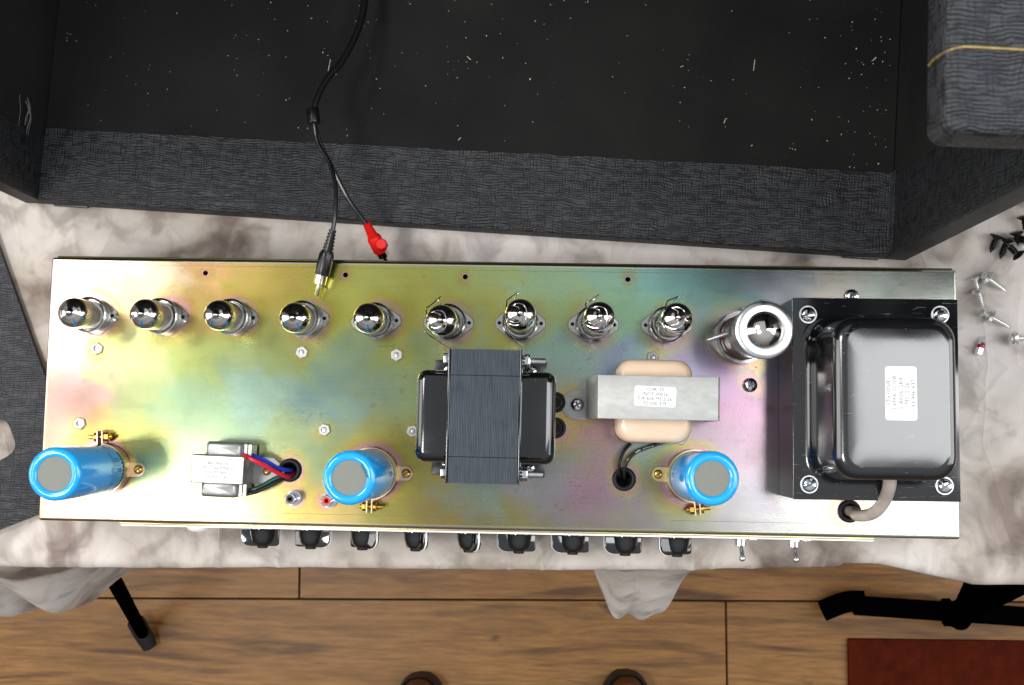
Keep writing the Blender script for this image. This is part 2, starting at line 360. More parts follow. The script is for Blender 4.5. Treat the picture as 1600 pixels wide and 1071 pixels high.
# rug
rg = thing('rug', 'dark red woven rug corner lying on the wooden floor', 'rug', (0, 0, ZF))
c0 = P(1323, 997, ZF); mb = MB(); mb.T = Matrix.Translation((c0.x, c0.y, 0)) @ Matrix.Rotation(math.radians(.6), 4, 'Z')
mb.box(0, .8, -.6, 0, .0002, .008); mb.build('rug_body', rugm, rg, bev=.002)
for k in range(4):
    mb = MB(); mb.T = Matrix.Translation((c0.x, c0.y, 0)) @ Matrix.Rotation(math.radians(.6), 4, 'Z'); mb.box(.07 + k * .081, .094 + k * .081, -.085, -.0635, .0078, .0088); mb.build('woven_motif', rugpat, rg)
# shoes
def shoe(px, py, lab, rz):
    c = P(px, py, ZF + .02); t = thing('shoe', lab, 'shoe', (c.x, c.y, ZF), rz, "shoes of the person at the table")
    def outline(w_, back, z, ins=0):
        pts = []
        for k in range(40):
            a = 2 * PI * k / 40; x = math.cos(a); y = math.sin(a)
            yy = -.15 + .15 * y; ww = w_ / 2 * (1 if y > -.1 else 1 - .22 * (-.1 - y))
            pts.append(((ww - ins) * (abs(x) ** .72) * (1 if x > 0 else -1), yy * (1 - ins / .15) - ins * 0.2 - .0, z))
        return pts
    MB().loft([outline(.098, 0, .0005), outline(.102, 0, .008), outline(.102, 0, .024), outline(.098, 0, .028)]).build('sole', rubber, t)
    MB().loft([outline(.1, 0, .0275, .002), outline(.1, 0, .036, .0015), outline(.1, 0, .040, .005), outline(.1, 0, .036, .011)]).build('toe_guard', rubber, t)
    rings = [outline(.1, 0, .0355, .0105), outline(.1, 0, .045, .013), outline(.1, 0, .056, .019), outline(.1, 0, .063, .028), outline(.1, 0, .068, .04)]
    MB().loft(rings).build('upper', leather, t)
    mb = MB()
    for k in range(4): mb.tube([(-.022, -.09 - .018 * k, .066), (0, -.085 - .018 * k, .071), (.022, -.09 - .018 * k, .066)], .0022)
    mb.build('lace', rubber, t)
shoe(655, 1053, 'leftmost brown shoe toe with black rim on the wooden floor', .08)
shoe(980, 1049, 'rightmost brown shoe toe with black rim on the wooden floor', -.05)
# table under the cloth
tb = thing('table', 'black metal table stand under the grey cloth, feet on the wooden floor', 'table', (0, 0, ZF))
def up(p): return (p[0], p[1], p[2] - ZF)
MB().box(-.85, .85, -.125, .62, -.095 - ZF, ZT - .009 - ZF).build('tabletop', boardw, tb, bev=.004)
a = P(118, 796, -.12); b = P(224, 992, ZF + .012)
MB().tube([up(a), up(b)], .0085, sub=1, n=16).build('leg', tableblk, tb)
a = P(213, 973, ZF + .030); b = P(234, 1010, ZF + .012)
MB().tube([up(a.lerp(b, -.1)), up(a), up(a.lerp(b, .5)), up(b)], lambda u: .0105 + .002 * math.sin(PI * u), n=16).build('foot', rubber, tb)
a = P(1335, 946, ZF + .03); b = P(1720, 972, ZF + .03)
MB().tube([up(a), up(b)], .0135, sub=1, n=16).build('crossbar', tableblk, tb)
a = P(1285, 955, ZF + .022); b = P(1322, 941, ZF + .024); c = P(1352, 940, ZF + .03)
MB().tube([up(a), up(b), up(c)], .0145, n=16).build('foot', tableblk, tb)
a = P(1490, 962, ZF + .04); b = P(1690, 850, -.12)
MB().tube([up(a), up(b)], .016, sub=1, n=16).build('leg', tableblk, tb)
a = P(1500, 968, ZF + .03); b = P(1548, 880, -.3)
MB().tube([up(a), up(b)], .015, sub=1, n=16).build('leg', tableblk, tb)
a = P(1475, 957, ZF + .03); b = P(1484, 957, ZF + .03)
MB().cyl(up(a), up(b), .019).build('collar', tableblk, tb)
# tablecloth
def sstep(a, b, x): t = min(1, max(0, (x - a) / (b - a))); return t * t * (3 - 2 * t)
edge_pts = [(-.9, -.1420), (-.342, -.1425), (-.15, -.138), (.012, -.1365), (.15, -.1335), (.268, -.1285), (.274, -.1255), (.303, -.1255), (.33, -.131), (.375, -.1395), (.43, -.140), (.62, -.136), (.9, -.136)]
EX = [p[0] for p in edge_pts]; EY = [p[1] for p in edge_pts]
xs = np.linspace(-.75, .8, 760); n_top = 250; n_dr = 44
V = []; F = []
FOLD = []          # straight pressed folds: centre, direction, half length, width, height, bend
rf_ = random.Random(11)
for k in range(150):
    FOLD.append((rf_.uniform(-.7, .75), rf_.uniform(-.13, .35), rf_.choice([rf_.uniform(0, PI), rf_.gauss(.9, .3), rf_.gauss(2.2, .3)]), rf_.uniform(.02, .11), rf_.uniform(.0016, .005), rf_.uniform(-.0016, .0024), rf_.uniform(-3, 3)))
for k in range(46):
    x_ = -.42 + k * .0205 + rf_.uniform(-.007, .007); FOLD.append((x_, rf_.uniform(-.145, -.115), PI / 2 + rf_.gauss(0, .35), rf_.uniform(.015, .045), rf_.uniform(.0012, .0032), rf_.uniform(-.0016, .0026), rf_.uniform(-9, 9)))
fold_grid = {}
yj = (np.arange(n_top) / (n_top - 1)) ** .9
GX = np.repeat(xs[:, None], n_top, 1); EFX = np.interp(xs, EX, EY)[:, None]; GY = .62 + (EFX + .007 - .62) * yj[None, :]
FH = np.zeros_like(GX)
for (fx, fy, fa_, fl_, fw_, fh_, fb_) in FOLD:
    dx_ = GX - fx; dy_ = GY - fy; u_ = dx_ * math.cos(fa_) + dy_ * math.sin(fa_); v_ = -dx_ * math.sin(fa_) + dy_ * math.cos(fa_) + fb_ * u_ * u_
    FH += 1.7 * fh_ * np.exp(-np.abs(v_ / fw_) ** 1.3) * np.exp(-(u_ / fl_) ** 4)
for i, x in enumerate(xs):
    ef = float(np.interp(x, EX, EY)) + .0011 * noise.noise(Vector((x * 30, 0, 3)))
    # drape flare in the three places where the cloth swings out
    fa = .064 * math.exp(-((x - .123) / .036) ** 4) * (1 + .05 * math.sin((x - .123) * 260)) + .018 * math.exp(-((x - .175) / .030) ** 2)
    fb = .060 * sstep(-.345, -.43, x) * (1 + .10 * math.sin(x * 130)); fc = .012 * sstep(.32, .40, x) * (1 - .25 * sstep(.5, .6, x))
    flare = fa + fb + fc
    rr_ = .007
    for j in range(n_top):
        y = .62 + (ef + rr_ - .62) * (j / (n_top - 1)) ** .9
        wx = x + .03 * noise.noise(Vector((x * 6, y * 6, 5))); wy = y + .03 * noise.noise(Vector((x * 6, y * 6, 9)))
        near = sstep(.05, -.09, y)
        h = .0016 * noise.noise(Vector((x * 9, y * 9, 1))) - .0014
        h += FH[i, j] + near * .0010 * noise.noise(Vector((x * 40, y * 9, 2)))
        inside = sstep(.335, .31, abs(x)) * sstep(.099, .08, abs(y)); h = h * (1 - inside) + .0036 * inside
        V.append((x, y, ZT + min(h, .0075 if abs(x) > .36 or y < -.11 else .0045) - .0002))
    h_e = V[-1][2]
    for j in range(1, n_dr):
        s_ = j / (n_dr - 1) * .29
        if s_ < rr_ * PI / 2: a = s_ / rr_; yy = ef + rr_ - rr_ * math.sin(a); zz = h_e - rr_ * (1 - math.cos(a))
        else:
            t = s_ - rr_ * PI / 2; q = t / .28
            dep = .085 if True else 0
            yy = ef - flare * sstep(0, .75, q) - .003 * math.sin(x * 90 + 2 * noise.noise(Vector((x * 12, 0, 0)))) * q + .012 * q * (1 - min(1, flare * 40))
            zz = h_e - rr_ - t * (1 - .12 * min(1, flare / .06))
        V.append((x, yy, zz))
nr = n_top + n_dr - 1
for i in range(len(xs) - 1):
    for j in range(nr - 1):
        F.append((i * nr + j, i * nr + j + 1, (i + 1) * nr + j + 1, (i + 1) * nr + j))
mb = MB(); mb.v = V; mb.f = F
cl = mb.build('tablecloth', cloth_m, None, ang=80)
tag(cl, 'wrinkled mottled grey muslin cloth covering the table under everything', 'tablecloth')

# ------------------------------------------------------------------ cabinet behind
F0 = Vector((-.375, .153)); ang = math.atan2(-36, 680); CW = .681; CD = .29; CH = .436
cab = thing('amplifier_cabinet', 'open black vinyl covered amplifier cabinet with sawdust specks inside', 'cabinet', (F0.x, F0.y, ZT), ang)
th = .018
MB().box(0, CW, .0008, CD, .0008, th - .001).build('bottom_panel', blkboard, cab)
MB().box(-th + .0008, -.0008, .0008, CD, .0005, CH).build('side_panel', blkboard, cab, label='left side panel painted black inside')
MB().box(CW + .0008, CW + th - .0008, .0008, CD, .0005, CH).build('side_panel', blkboard, cab, label='right side panel painted black inside')
MB().box(-th, CW + th, CD + .0006, CD + th, .0005, CH).build('front_board', blkboard, cab)
def ragged(n, base0, base1, amp, seed):
    return [(k / n, base0 + (base1 - base0) * k / n + amp * noise.noise(Vector((k * .35, seed, 0))) + amp * .5 * noise.noise(Vector((k * 1.7, seed, 3)))) for k in range(n + 1)]
# vinyl wrap over bottom panel: top strip with a ragged cut edge, front edge
rag = ragged(90, .0585, .066, .0012, 1.)
mb = MB()
n = len(rag); top = []; 
vs = []; fs = []
for k, (u, d) in enumerate(rag):
    x = .0006 + u * (CW - .0012)
    wob = .0006 * noise.noise(Vector((k * .5, 2, 1)))
    vs += [(x, d, th - .001), (x, d, th + .0002 + wob * .5), (x, .03, th + .0001), (x, .0015, th), (x, .0002, th - .0012), (x, -.0002, .0006)]
for k in range(n - 1):
    for j in range(5): a = k * 6 + j; fs.append((a, a + 1, a + 7, a + 6))
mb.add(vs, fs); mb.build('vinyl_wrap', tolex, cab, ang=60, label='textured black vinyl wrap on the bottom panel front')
for sx, lab in ((0, 'left'), (1, 'right')):
    x_in = 0. if sx == 0 else CW; dr = 1 if sx == 0 else -1
    rag2 = ragged(60, .064 if sx else .052, .03 if sx == 0 else .05, .0022, 5. + sx); vs = []; fs = []
    for k, (u, d) in enumerate(rag2):
        z = .0006 + u * (CH - .001)
        vs += [(x_in - .0012 * dr, d, z), (x_in + .0004 * dr, d, z), (x_in + .0004 * dr, .002, z), (x_in - .0006 * dr, .0, z), (x_in - (th - .001) * dr, -.0003, z), (x_in - (th + .0006) * dr, .001, z), (x_in - (th + .0008) * dr, CD, z)]
    for k in range(60):
        for j in range(6): a = k * 7 + j; fs.append((a, a + 1, a + 8, a + 7))
    MB().add(vs, fs).build('vinyl_wrap', tolex_shaded, cab, ang=60, label=lab + ' side wrap of shade-darkened vinyl with a torn edge')
# curled vinyl flap at the right inner corner and loose threads at the left
MB().loft([[(CW - .0007, .0005, z), (CW - .0018, .02, z), (CW - .0024, .045, z), (CW - .0012, .0665, z), (CW - .0006, .0665, z), (CW - .0005, .02, z)] for z in (th, th + .004, th + .0085)]).build('vinyl_flap', tolex, cab)
mb = MB()
for k in range(7):
    a = Vector((.0015, .05 + random.uniform(-.006, .006), .05 + random.uniform(-.004, .02))); mb.tube([a, a + Vector((.002, .005, .004)), a + Vector((.001 + random.uniform(0, .003), .012, .003)), a + Vector((.002, .02 + random.uniform(-.004, .006), .008))], .00014, n=5)
mb.build('loose_thread', M('grey_thread', (120, 120, 120), .8), cab)
for x, w_ in ((.006, .03), (CW - .034, .03)):
    mb = MB(); mb.loft([rrect(w_, .006, .002, z, c=(x + w_ / 2, .0014)) for z in (.0002, .0035)]); mb.build('corner_glide', blackplastic, cab, bev=.0006)
# sawdust
mb = MB(); R2 = Matrix.Rotation(ang, 4, 'Z')
def chipat(x, y, z, L, W_, a, hgt=.0003):
    T = Matrix.Translation((x, y, z)) @ Matrix.Rotation(a, 4, 'Z') @ Matrix.Rotation(random.uniform(-.2, .2), 4, 'X'); old = mb.T; mb.T = T; mb.box(-L / 2, L / 2, -W_ / 2, W_ / 2, .0001, hgt); mb.T = old
for k in range(330):
    if k < 190: x, y = random.uniform(.01, CW - .01), random.uniform(.068, .26)
    elif k < 255: x, y = CW - abs(random.gauss(0, .03)) - .006, random.uniform(.066, .26)
    else: x, y = random.gauss(.3, .16), random.uniform(.12, .25); x = min(max(x, .01), CW - .01)
    s_ = random.choice([.0003, .0003, .0004, .0005]) * random.uniform(.8, 1.3) * (1.7 if random.random() < .06 else 1)
    chipat(x, y, th - .0009, s_ * random.uniform(1, 2.2), s_, random.uniform(0, PI))
for (px, py, L, a) in ((1178, 103, .009, 1.5), (1132, 190, .004, 1.3), (733, 92, .004, -.7), (1065, 105, .003, .5), (515, 103, .010, 1.45), (718, 218, .003, .8), (1365, 94, .005, .8)):
    q = P(px, py, -.05); l = Matrix.Rotation(-ang, 2) @ (Vector((q.x, q.y)) - F0); chipat(l.x, l.y, th - .0009, L, .00042, a, .0004)
sd = mb.build('sawdust', chip); sd.location = (F0.x, F0.y, ZT); sd.rotation_euler = (0, 0, ang); sd['kind'] = 'stuff'
tag(sd, 'pale sawdust specks scattered over the black cabinet floor', 'sawdust')
# covered slab resting over the right wall
zs = ZT + CH + .0006
sl = thing('vinyl_covered_panel', 'grey black vinyl covered panel with gold piping at the upper right', 'panel', (.195, .094, zs), math.radians(-1.3))
W_, H_, T_ = .46, .34, .026
mb = MB(); rings = []
for ins, z in ((.004, 0), (.0012, .0012), (0, .004), (0, T_ - .004), (.0008, T_ - .0016), (.0028, T_ - .0003), (.006, T_)):
    rings.append(rrect(W_ - 2 * ins, H_ - 2 * ins, .0065 - ins * .4, z, 5, (W_ / 2, H_ / 2)))
mb.loft(rings); mb.build('panel_body', tolex_fine, sl, ang=60)
q = P(1478, 74, zs + T_); ql = Matrix.Rotation(math.radians(1.3), 2) @ Vector((q.x - .195, q.y - .094))
pts = [(-.0006, ql.y - .0016, .008), (-.0006, ql.y - .0012, T_ * .6), (.0016, ql.y - .001, T_ - .0012), (.006, ql.y, T_ + .0006), (.012, ql.y + .0002, T_ + .0004), (.05, ql.y - .0004, T_ + .0003), (.15, ql.y, T_ + .0003), (W_, ql.y, T_ + .0003)]
MB().tube(pts, .00075, n=10).build('gold_piping', gold, sl)

# grey board at the left, under the chassis corner
bd = thing('back_panel_board', 'flat dark grey vinyl board with a cutout lying left of the chassis', 'board', (-.370, .019, ZT))
u = Vector((.383, -.924)).normalized(); v = Vector((-u.y, u.x)) * -1
if v.x > 0: v = -v
crn = Vector((.042, -.102))
def bp(s, t): r = crn - u * s + v * t; return (r.x, r.y)
outer = [bp(0, 0), bp(.42, 0), bp(.42, .25), bp(0, .25)]
# cutout as a rounded slot reaching beyond the frame edge
cc = P(-6, 688, -.061); cc = Vector((cc.x + .370, cc.y - .019))
hole = []
for k in range(28):
    a = 2 * PI * k / 28; lx = .030 * math.copysign(abs(math.cos(a)) ** .5, math.cos(a)); ly = .0165 * math.copysign(abs(math.sin(a)) ** .5, math.sin(a)); r = cc + v * (.016 + lx) - u * ly; hole.append((r.x, r.y))
vv = [Vector(p) for p in outer + hole]; ed = [(k, (k + 1) % 4) for k in range(4)] + [(4 + k, 4 + (k + 1) % 28) for k in range(28)]
rv, re_, rf, *_ = delaunay_2d_cdt(vv, ed, [], 0, 1e-7)
def inhole(p):
    d = p - cc - v * .016; return abs(d.dot(v)) / .030 < 1 and abs(d.dot(u)) / .0165 < 1 and (abs(d.dot(v)) / .03) ** 4 + (abs(d.dot(u)) / .0165) ** 4 < 1
rf = [f for f in rf if not inhole(sum((rv[i] for i in f), Vector((0, 0))) / len(f))]
N = len(rv); vs = [(p.x, p.y, .0006) for p in rv] + [(p.x, p.y, .0052) for p in rv]; fs = [tuple(reversed(f)) for f in rf] + [tuple(i + N for i in f) for f in rf]
cnt = {}
for f in rf:
    for a, b in zip(f, f[1:] + f[:1]): cnt[(a, b)] = 1
for (a, b) in list(cnt):
    if (b, a) not in cnt: fs.append((a, b, b + N, a + N))
MB().add(vs, fs).build('board_sheet', tolex_fine, bd, ang=30)

# ------------------------------------------------------------------ chassis
CX, CY, BR = .340, .099, .0022
ch = thing('amplifier_chassis', 'rainbow yellow zinc plated amplifier chassis lying on the cloth with black knobs in front', 'chassis', (0, 0, ZT + .005))
ZC = ZT + .005
def L(p): return (p[0], p[1], p[2] - ZC)
sock_px = [(146, 494), (256, 496), (365, 497), (476, 500), (588, 503), (701, 505), (813, 506), (927, 508), (1041, 509)]
SOCK = [P(x, y, 0) for x, y in sock_px]
RECT = P(1156, 529, 0)
NUTS = [P(x, y, 0) for x, y in ((152, 545), (472, 551), (620, 555), (125, 662), (507, 672), (645, 674), (1020, 559), (1063, 686))]
HOLES = [(P(x, y, 0), r) for x, y, r in ((321, 427, .0019), (540, 430, .0019), (727, 433, .0019), (981, 437, .0019), (1181, 574, .0005))]
CAPS = [P(164, 733, 0), P(582, 740, 0), P(1082, 744, 0)]
GROM = [(P(453, 735, 0), .0088), (P(975, 749, 0), .0088), (P(1327, 799, 0), .0085), (P(868, 629, 0), .0078), (P(868, 669, 0), .0078)]
CTRL = """100,425,225,205,190;250,425,230,205,170;330,425,225,175,115;420,425,205,180,85;520,425,190,182,85;600,425,182,186,92;700,425,182,190,100;760,425,176,192,125;850,425,165,194,150;930,425,150,190,168;1000,425,140,190,176;1080,425,138,188,182;1150,425,155,182,185;1220,425,175,182,190;1290,425,205,196,180;1350,425,200,210,200;1450,425,215,222,210
90,480,210,185,170;200,470,200,170,120;290,480,200,155,95;400,480,190,168,70;520,480,190,190,70;640,480,185,178,78;750,480,185,182,90;870,480,165,190,130;980,480,155,192,145;1100,480,132,175,165;1160,470,135,165,165;1200,520,120,120,140
80,550,215,198,172;200,550,190,192,130;300,550,168,180,100;400,550,155,168,100;520,550,150,172,125;560,575,148,168,130;640,550,158,170,95;700,535,150,172,140;870,550,140,178,160;950,560,142,150,175;1000,545,140,170,165;1085,545,152,138,165;1150,560,150,125,150;1200,580,125,115,132
75,620,195,160,135;112,605,195,152,150;200,620,170,178,125;300,620,145,172,135;400,620,142,172,155;520,620,128,160,155;600,620,145,165,135;640,620,152,168,110;880,600,160,165,150;1150,640,165,130,148;1190,650,140,118,130
75,700,180,150,125;150,690,182,150,100;230,680,168,170,90;300,690,148,168,130;420,690,150,165,118;510,700,145,162,120;560,690,165,160,80;640,720,160,150,80;890,700,150,165,120;910,680,195,125,135;960,690,170,135,140;1000,700,140,165,150;1150,700,165,145,155;1200,720,150,130,135
80,780,175,148,118;220,740,140,178,140;240,780,190,165,100;300,780,185,175,125;420,770,185,170,110;500,790,170,150,90;640,770,165,150,70;720,775,138,155,140;850,770,150,148,150;930,760,170,132,152;1000,790,150,140,145;1060,770,160,165,130;1150,770,155,150,155;1250,790,165,165,160;1450,790,170,178,165
100,820,190,160,115;300,822,190,172,130;480,818,172,148,88;600,815,150,145,75;700,820,160,135,60;800,825,150,140,85;950,825,155,150,130;1100,825,165,165,150;1300,830,185,190,170;1450,830,188,196,178""".replace('\n', ';').split(';')
CP = []  # top-right tints are raised, painting in part of the bright reflection there
for c in CTRL:
    px, py, r, g, b = map(float, c.split(',')); q = P(px, py, 0); l = lin((r, g, b)); CP.append((q.x, q.y) + l[:3])
CP = np.array(CP)
def tint(x, y):
    x = np.asarray(x); y = np.asarray(y)
    wx = x + .008 * np.sin(y * 95 + 3 * np.sin(x * 31)) + .004 * np.sin(x * 170 + 5 * np.sin(y * 77)) ; wy = y + .006 * np.sin(x * 83 + 2 * np.sin(y * 60)) + .003 * np.sin(y * 210 + 4 * np.sin(x * 90))
    d2 = (wx[:, None] - CP[None, :, 0]) ** 2 + (wy[:, None] - CP[None, :, 1]) ** 2
    wgt = np.exp(-d2 / (2 * .0135 ** 2)) + 1e-4 * np.exp(-d2 / (2 * .05 ** 2)) + 1e-12
    c = (wgt @ CP[:, 2:5]) / wgt.sum(1)[:, None]
    f = c.mean(1, keepdims=True); c = np.clip(f + (c - f) * .90, .01, 1) * .86
    pink = np.array(lin((205, 135, 175))[:3]); org = np.array(lin((190, 148, 62))[:3]) * .8; yel = np.array(lin((182, 176, 84))[:3]) * .8; pink = pink * .8
    H = [(p.x, p.y, .0022, .45, .75) for p in NUTS] + [(p.x, p.y, r, .42, .7) for p, r in HOLES] + [(p.x + .004, p.y + .001, .0125, .9, .62) for p in SOCK[:6]] + [(p.x, p.y, .0125, .75, .6) for p in SOCK[6:]] + [(RECT.x, RECT.y, .019, .7, .5)]
    H += [(p.x, p.y, .0198, .9, .8) for p in CAPS] + [(p.x, p.y, r, .5, .7) for p, r in GROM]
    H += [(P(461, 777, 0).x, P(461, 777, 0).y, .006, .5, .6), (P(512, 780, 0).x, P(512, 780, 0).y, .006, .5, .6), (P(1172, 602, 0).x, P(1172, 602, 0).y, .004, .5, .4), (P(902, 633, 0).x, P(902, 633, 0).y, .009, .6, .8)]
    for hx, hy, r, s_, k in H:
        an = np.arctan2(y - hy, x - hx); d = (np.hypot(x - hx, y - hy) - r) / (s_ * (1 + .38 * np.sin(an + hx * 70) + .25 * np.sin(2 * an + hx * 50) + .12 * np.sin(5 * an + hy * 90)))
        for col, m0, sg, am in ((yel, .0085, .0055, .50), (org, .0045, .0030, .50), (pink, .0012, .0022, .72)):
            wv = (k * am * np.exp(-((d - m0) / sg) ** 2))[:, None]; c = c * (1 - wv) + col * wv
    return c
# top plate: fine sheet with real holes
cuts = [(p.x, p.y, r) for p, r in HOLES] + [(p.x, p.y, .0196) for p in CAPS] + [(p.x, p.y, r * .72) for p, r in GROM[:3]]
gx = np.arange(-CX + BR + .001, CX - BR, .0017); gy = np.arange(-CY + BR + .001, CY - BR, .0017)
X, Y = np.meshgrid(gx, gy); X = X.ravel() + rng.uniform(-1e-5, 1e-5, X.size); Y = Y.ravel() + rng.uniform(-1e-5, 1e-5, Y.size)
keep = np.ones(X.size, bool)
for hx, hy, r in cuts: keep &= np.hypot(X - hx, Y - hy) > r + .0006
X, Y = X[keep], Y[keep]
inn = [(-CX + BR, -CY + BR), (CX - BR, -CY + BR), (CX - BR, CY - BR), (-CX + BR, CY - BR)]
pts = [Vector(p) for p in inn]; ed = [(0, 1), (1, 2), (2, 3), (3, 0)]
for hx, hy, r in cuts:
    n = 16 if r < .003 else 48; o = len(pts); pts += [Vector((hx + r * math.cos(2 * PI * k / n), hy + r * math.sin(2 * PI * k / n))) for k in range(n)]; ed += [(o + k, o + (k + 1) % n) for k in range(n)]
pts += [Vector((float(a), float(b))) for a, b in zip(X, Y)]
rv, re_, rf, *_ = delaunay_2d_cdt(pts, ed, [], 0, 1e-7)
A = np.array([tuple(p) for p in rv]); T3 = np.array([f[:3] for f in rf]); cen = A[T3].mean(1); ok = np.ones(len(T3), bool)
for hx, hy, r in cuts: ok &= np.hypot(cen[:, 0] - hx, cen[:, 1] - hy) > r * .985
T3 = T3[ok]
mb = MB(); mb.v = [(x, y, -ZC) for x, y in A]; mb.f = [tuple(int(i) for i in t) for t in T3]
for hx, hy, r in cuts: mb.lathe([(r, -ZC), (r, -ZC - .0015)], 16 if r < .003 else 48, (hx, hy), False, False)
# folded sides
rings = []
for k in range(7):
    a = PI / 2 * k / 6; ins = BR * (1 - math.sin(a)); rings.append(rrect(2 * CX - 2 * ins, 2 * CY - 2 * ins, max(BR - ins, .00002) * .999 + .00001, -ZC - BR * (1 - math.cos(a)), 3))
rings += [rrect(2 * CX, 2 * CY, BR, .0, 3), rrect(2 * CX - .003, 2 * CY - .003, BR, .0, 3), rrect(2 * CX - .003, 2 * CY - .003, BR, -ZC - .003, 3)]
# subdivide long spans for the tint
mb2 = MB(); mb2.loft(rings, False, False)
o = len(mb.v); mb.v += mb2.v; mb.f += [tuple(i + o for i in f) for f in mb2.f]
me = bpy.data.meshes.new('top_and_sides'); me.from_pydata(mb.v, [], mb.f)
me.attributes.new('tint', 'FLOAT_COLOR', 'POINT')
vc = np.array(mb.v); tc = tint(vc[:, 0], vc[:, 1]); me.attributes['tint'].data.foreach_set('color', np.c_[tc, np.ones(len(tc))].ravel().astype(np.float32))
bm = bmesh.new(); bm.from_mesh(me); bmesh.ops.recalc_face_normals(bm, faces=bm.faces); bm.to_mesh(me); bm.free()
me.polygons.foreach_set('use_smooth', [True] * len(me.polygons)); me.set_sharp_from_angle(angle=math.radians(35)); me.materials.append(zinc.m)
o = bpy.data.objects.new('top_plate', me); COL.objects.link(o); o.parent = ch
MB().box(-CX + .003, CX - .003, -CY + .003, CY - .003, .001, -ZC - .012).build('inner_dark_box', voidm, ch)  # added near-black box standing in for the shade inside the chassis
# front lip and control panel strip
fx0 = -.279; fx1 = .278
MB().box(fx0, fx1, -CY - .0016, -CY - .0001, .006, -ZC - .0018).build('front_lip', zincpart, ch, bev=.0005)
MB().box(fx0 + .0006, fx1 + .0, -CY - .0030, -CY - .0017, .008, -ZC - .0030).build('control_panel', white, ch, bev=.0004)
# added strip along the back bend, coloured as its dark reflection
MB().box(-CX + .004, CX - .003, CY + .0001, CY + .0012, .01, -ZC - .0015).build('back_dark_strip', M('dark_bend_reflection', (62, 58, 30), .35, .9), ch, bev=.0004)
# faint fold lines pressed along the long edges
sl_m = M('fold_line', (96, 84, 70), .4, .8)
for (x0, x1, y) in ((-.33, -.05, CY - .0052), (-.02, .20, CY - .0056), (.22, .337, CY - .0052), (-.16, .01, -CY + .0088), (.13, .25, -CY + .0094), (-.337, -.17, -CY + .006)):
    MB().box(x0, x1, y, y + .00022, -ZC - .0001, -ZC + .00004).build('fold_line', sl_m, ch)
# valve sockets
def socket(p, rot):
    mb = MB(); mb.T = Matrix.Translation(L(p)) @ Matrix.Rotation(rot, 4, 'Z')
    pts = []
    for k in range(48):
        a = 2 * PI * k / 48; r = .0132; x, y = r * math.cos(a), r * math.sin(a)
        ex = abs(math.cos(a))
        if ex > .62: t = (ex - .62) / .38; x = math.copysign(.0132 * ex + t * .0058, x); y = y * (1 - .18 * t) if t < .8 else math.copysign(min(abs(y), .0036 * math.sqrt(max(0, 1 - ((t - .8) / .2) ** 2)) + .0006), y) if y else 0
        pts.append((x, y))
    mb.prism(pts, .0001, .0011)
    s = mb.build('valve_socket', socket_m, ch, bev=.0003, seg=1)
    mb = MB(); mb.T = Matrix.Translation(L(p)) @ Matrix.Rotation(rot, 4, 'Z')
    mb.loft([[(r * math.cos(2 * PI * i / 40), r * math.sin(2 * PI * i / 40), z) for i in range(40)] for r, z in ((.0128, .001), (.0128, .009), (.0134, .0096), (.0134, .0104), (.0124, .0110), (.0121, .0104), (.0121, .001))], False, False)
    mb.ring(.0133, .0138, .003, .0042, 40); mb.build('collar', socket_m, s)
    for sg in (-1, 1):
        mb = MB(); mb.T = Matrix.Translation(L(p)) @ Matrix.Rotation(rot, 4, 'Z')
        mb.ring(.0014, .0030, .0009, .0034, 20, (sg * .0155, 0)); mb.build('rivet', socket_m, s)
        mb = MB(); mb.T = Matrix.Translation(L(p)) @ Matrix.Rotation(rot, 4, 'Z'); mb.lathe([(.0014, .0009), (.0014, .0016)], 16, (sg * .0155, 0)); mb.build('rivet_hole', voidm, s)
for k, p in enumerate(SOCK): socket(p, (0, .0, 0, .06, .05, 0, 0, 0, .02)[k])
# rectifier socket: triangular clamp plate
mb = MB(); mb.T = Matrix.Translation(L(RECT)) @ Matrix.Rotation(.05, 4, 'Z')
pts = [(-.0265, 0), (-.014, -.0135)] + [(.019 * math.cos(a), .019 * math.sin(a)) for a in np.linspace(-2.3, 2.3, 30)] + [(-.014, .0135)]
mb.prism(pts, .0001, .0013); rs = mb.build('valve_socket', socket_m, ch, bev=.0003, seg=1)
mb = MB(); mb.T = Matrix.Translation(L(RECT)); mb.ring(.0172, .0186, .001, .012, 40); mb.ring(.0172, .0192, .0115, .0125, 40); mb.build('collar', socket_m, rs)
a = P(1108, 530, .003); b = P(1143, 519, .055)
mb = MB(); mb.tube([L(a), L(a.lerp(b, .5)), L(b)], .0016, n=12); mb.cyl(L(b - Vector((.0, 0, .002))), L(b + Vector((0, 0, .002))), .0028); mb.build('spring_clip', chrome, rs)
a = P(1163, 482, .006); b = P(1190, 471, .045)
mb = MB(); mb.tube([L(a), L(a.lerp(b, .5)), L(b)], .0012, n=10); mb.build('spring_clip', chrome, rs)
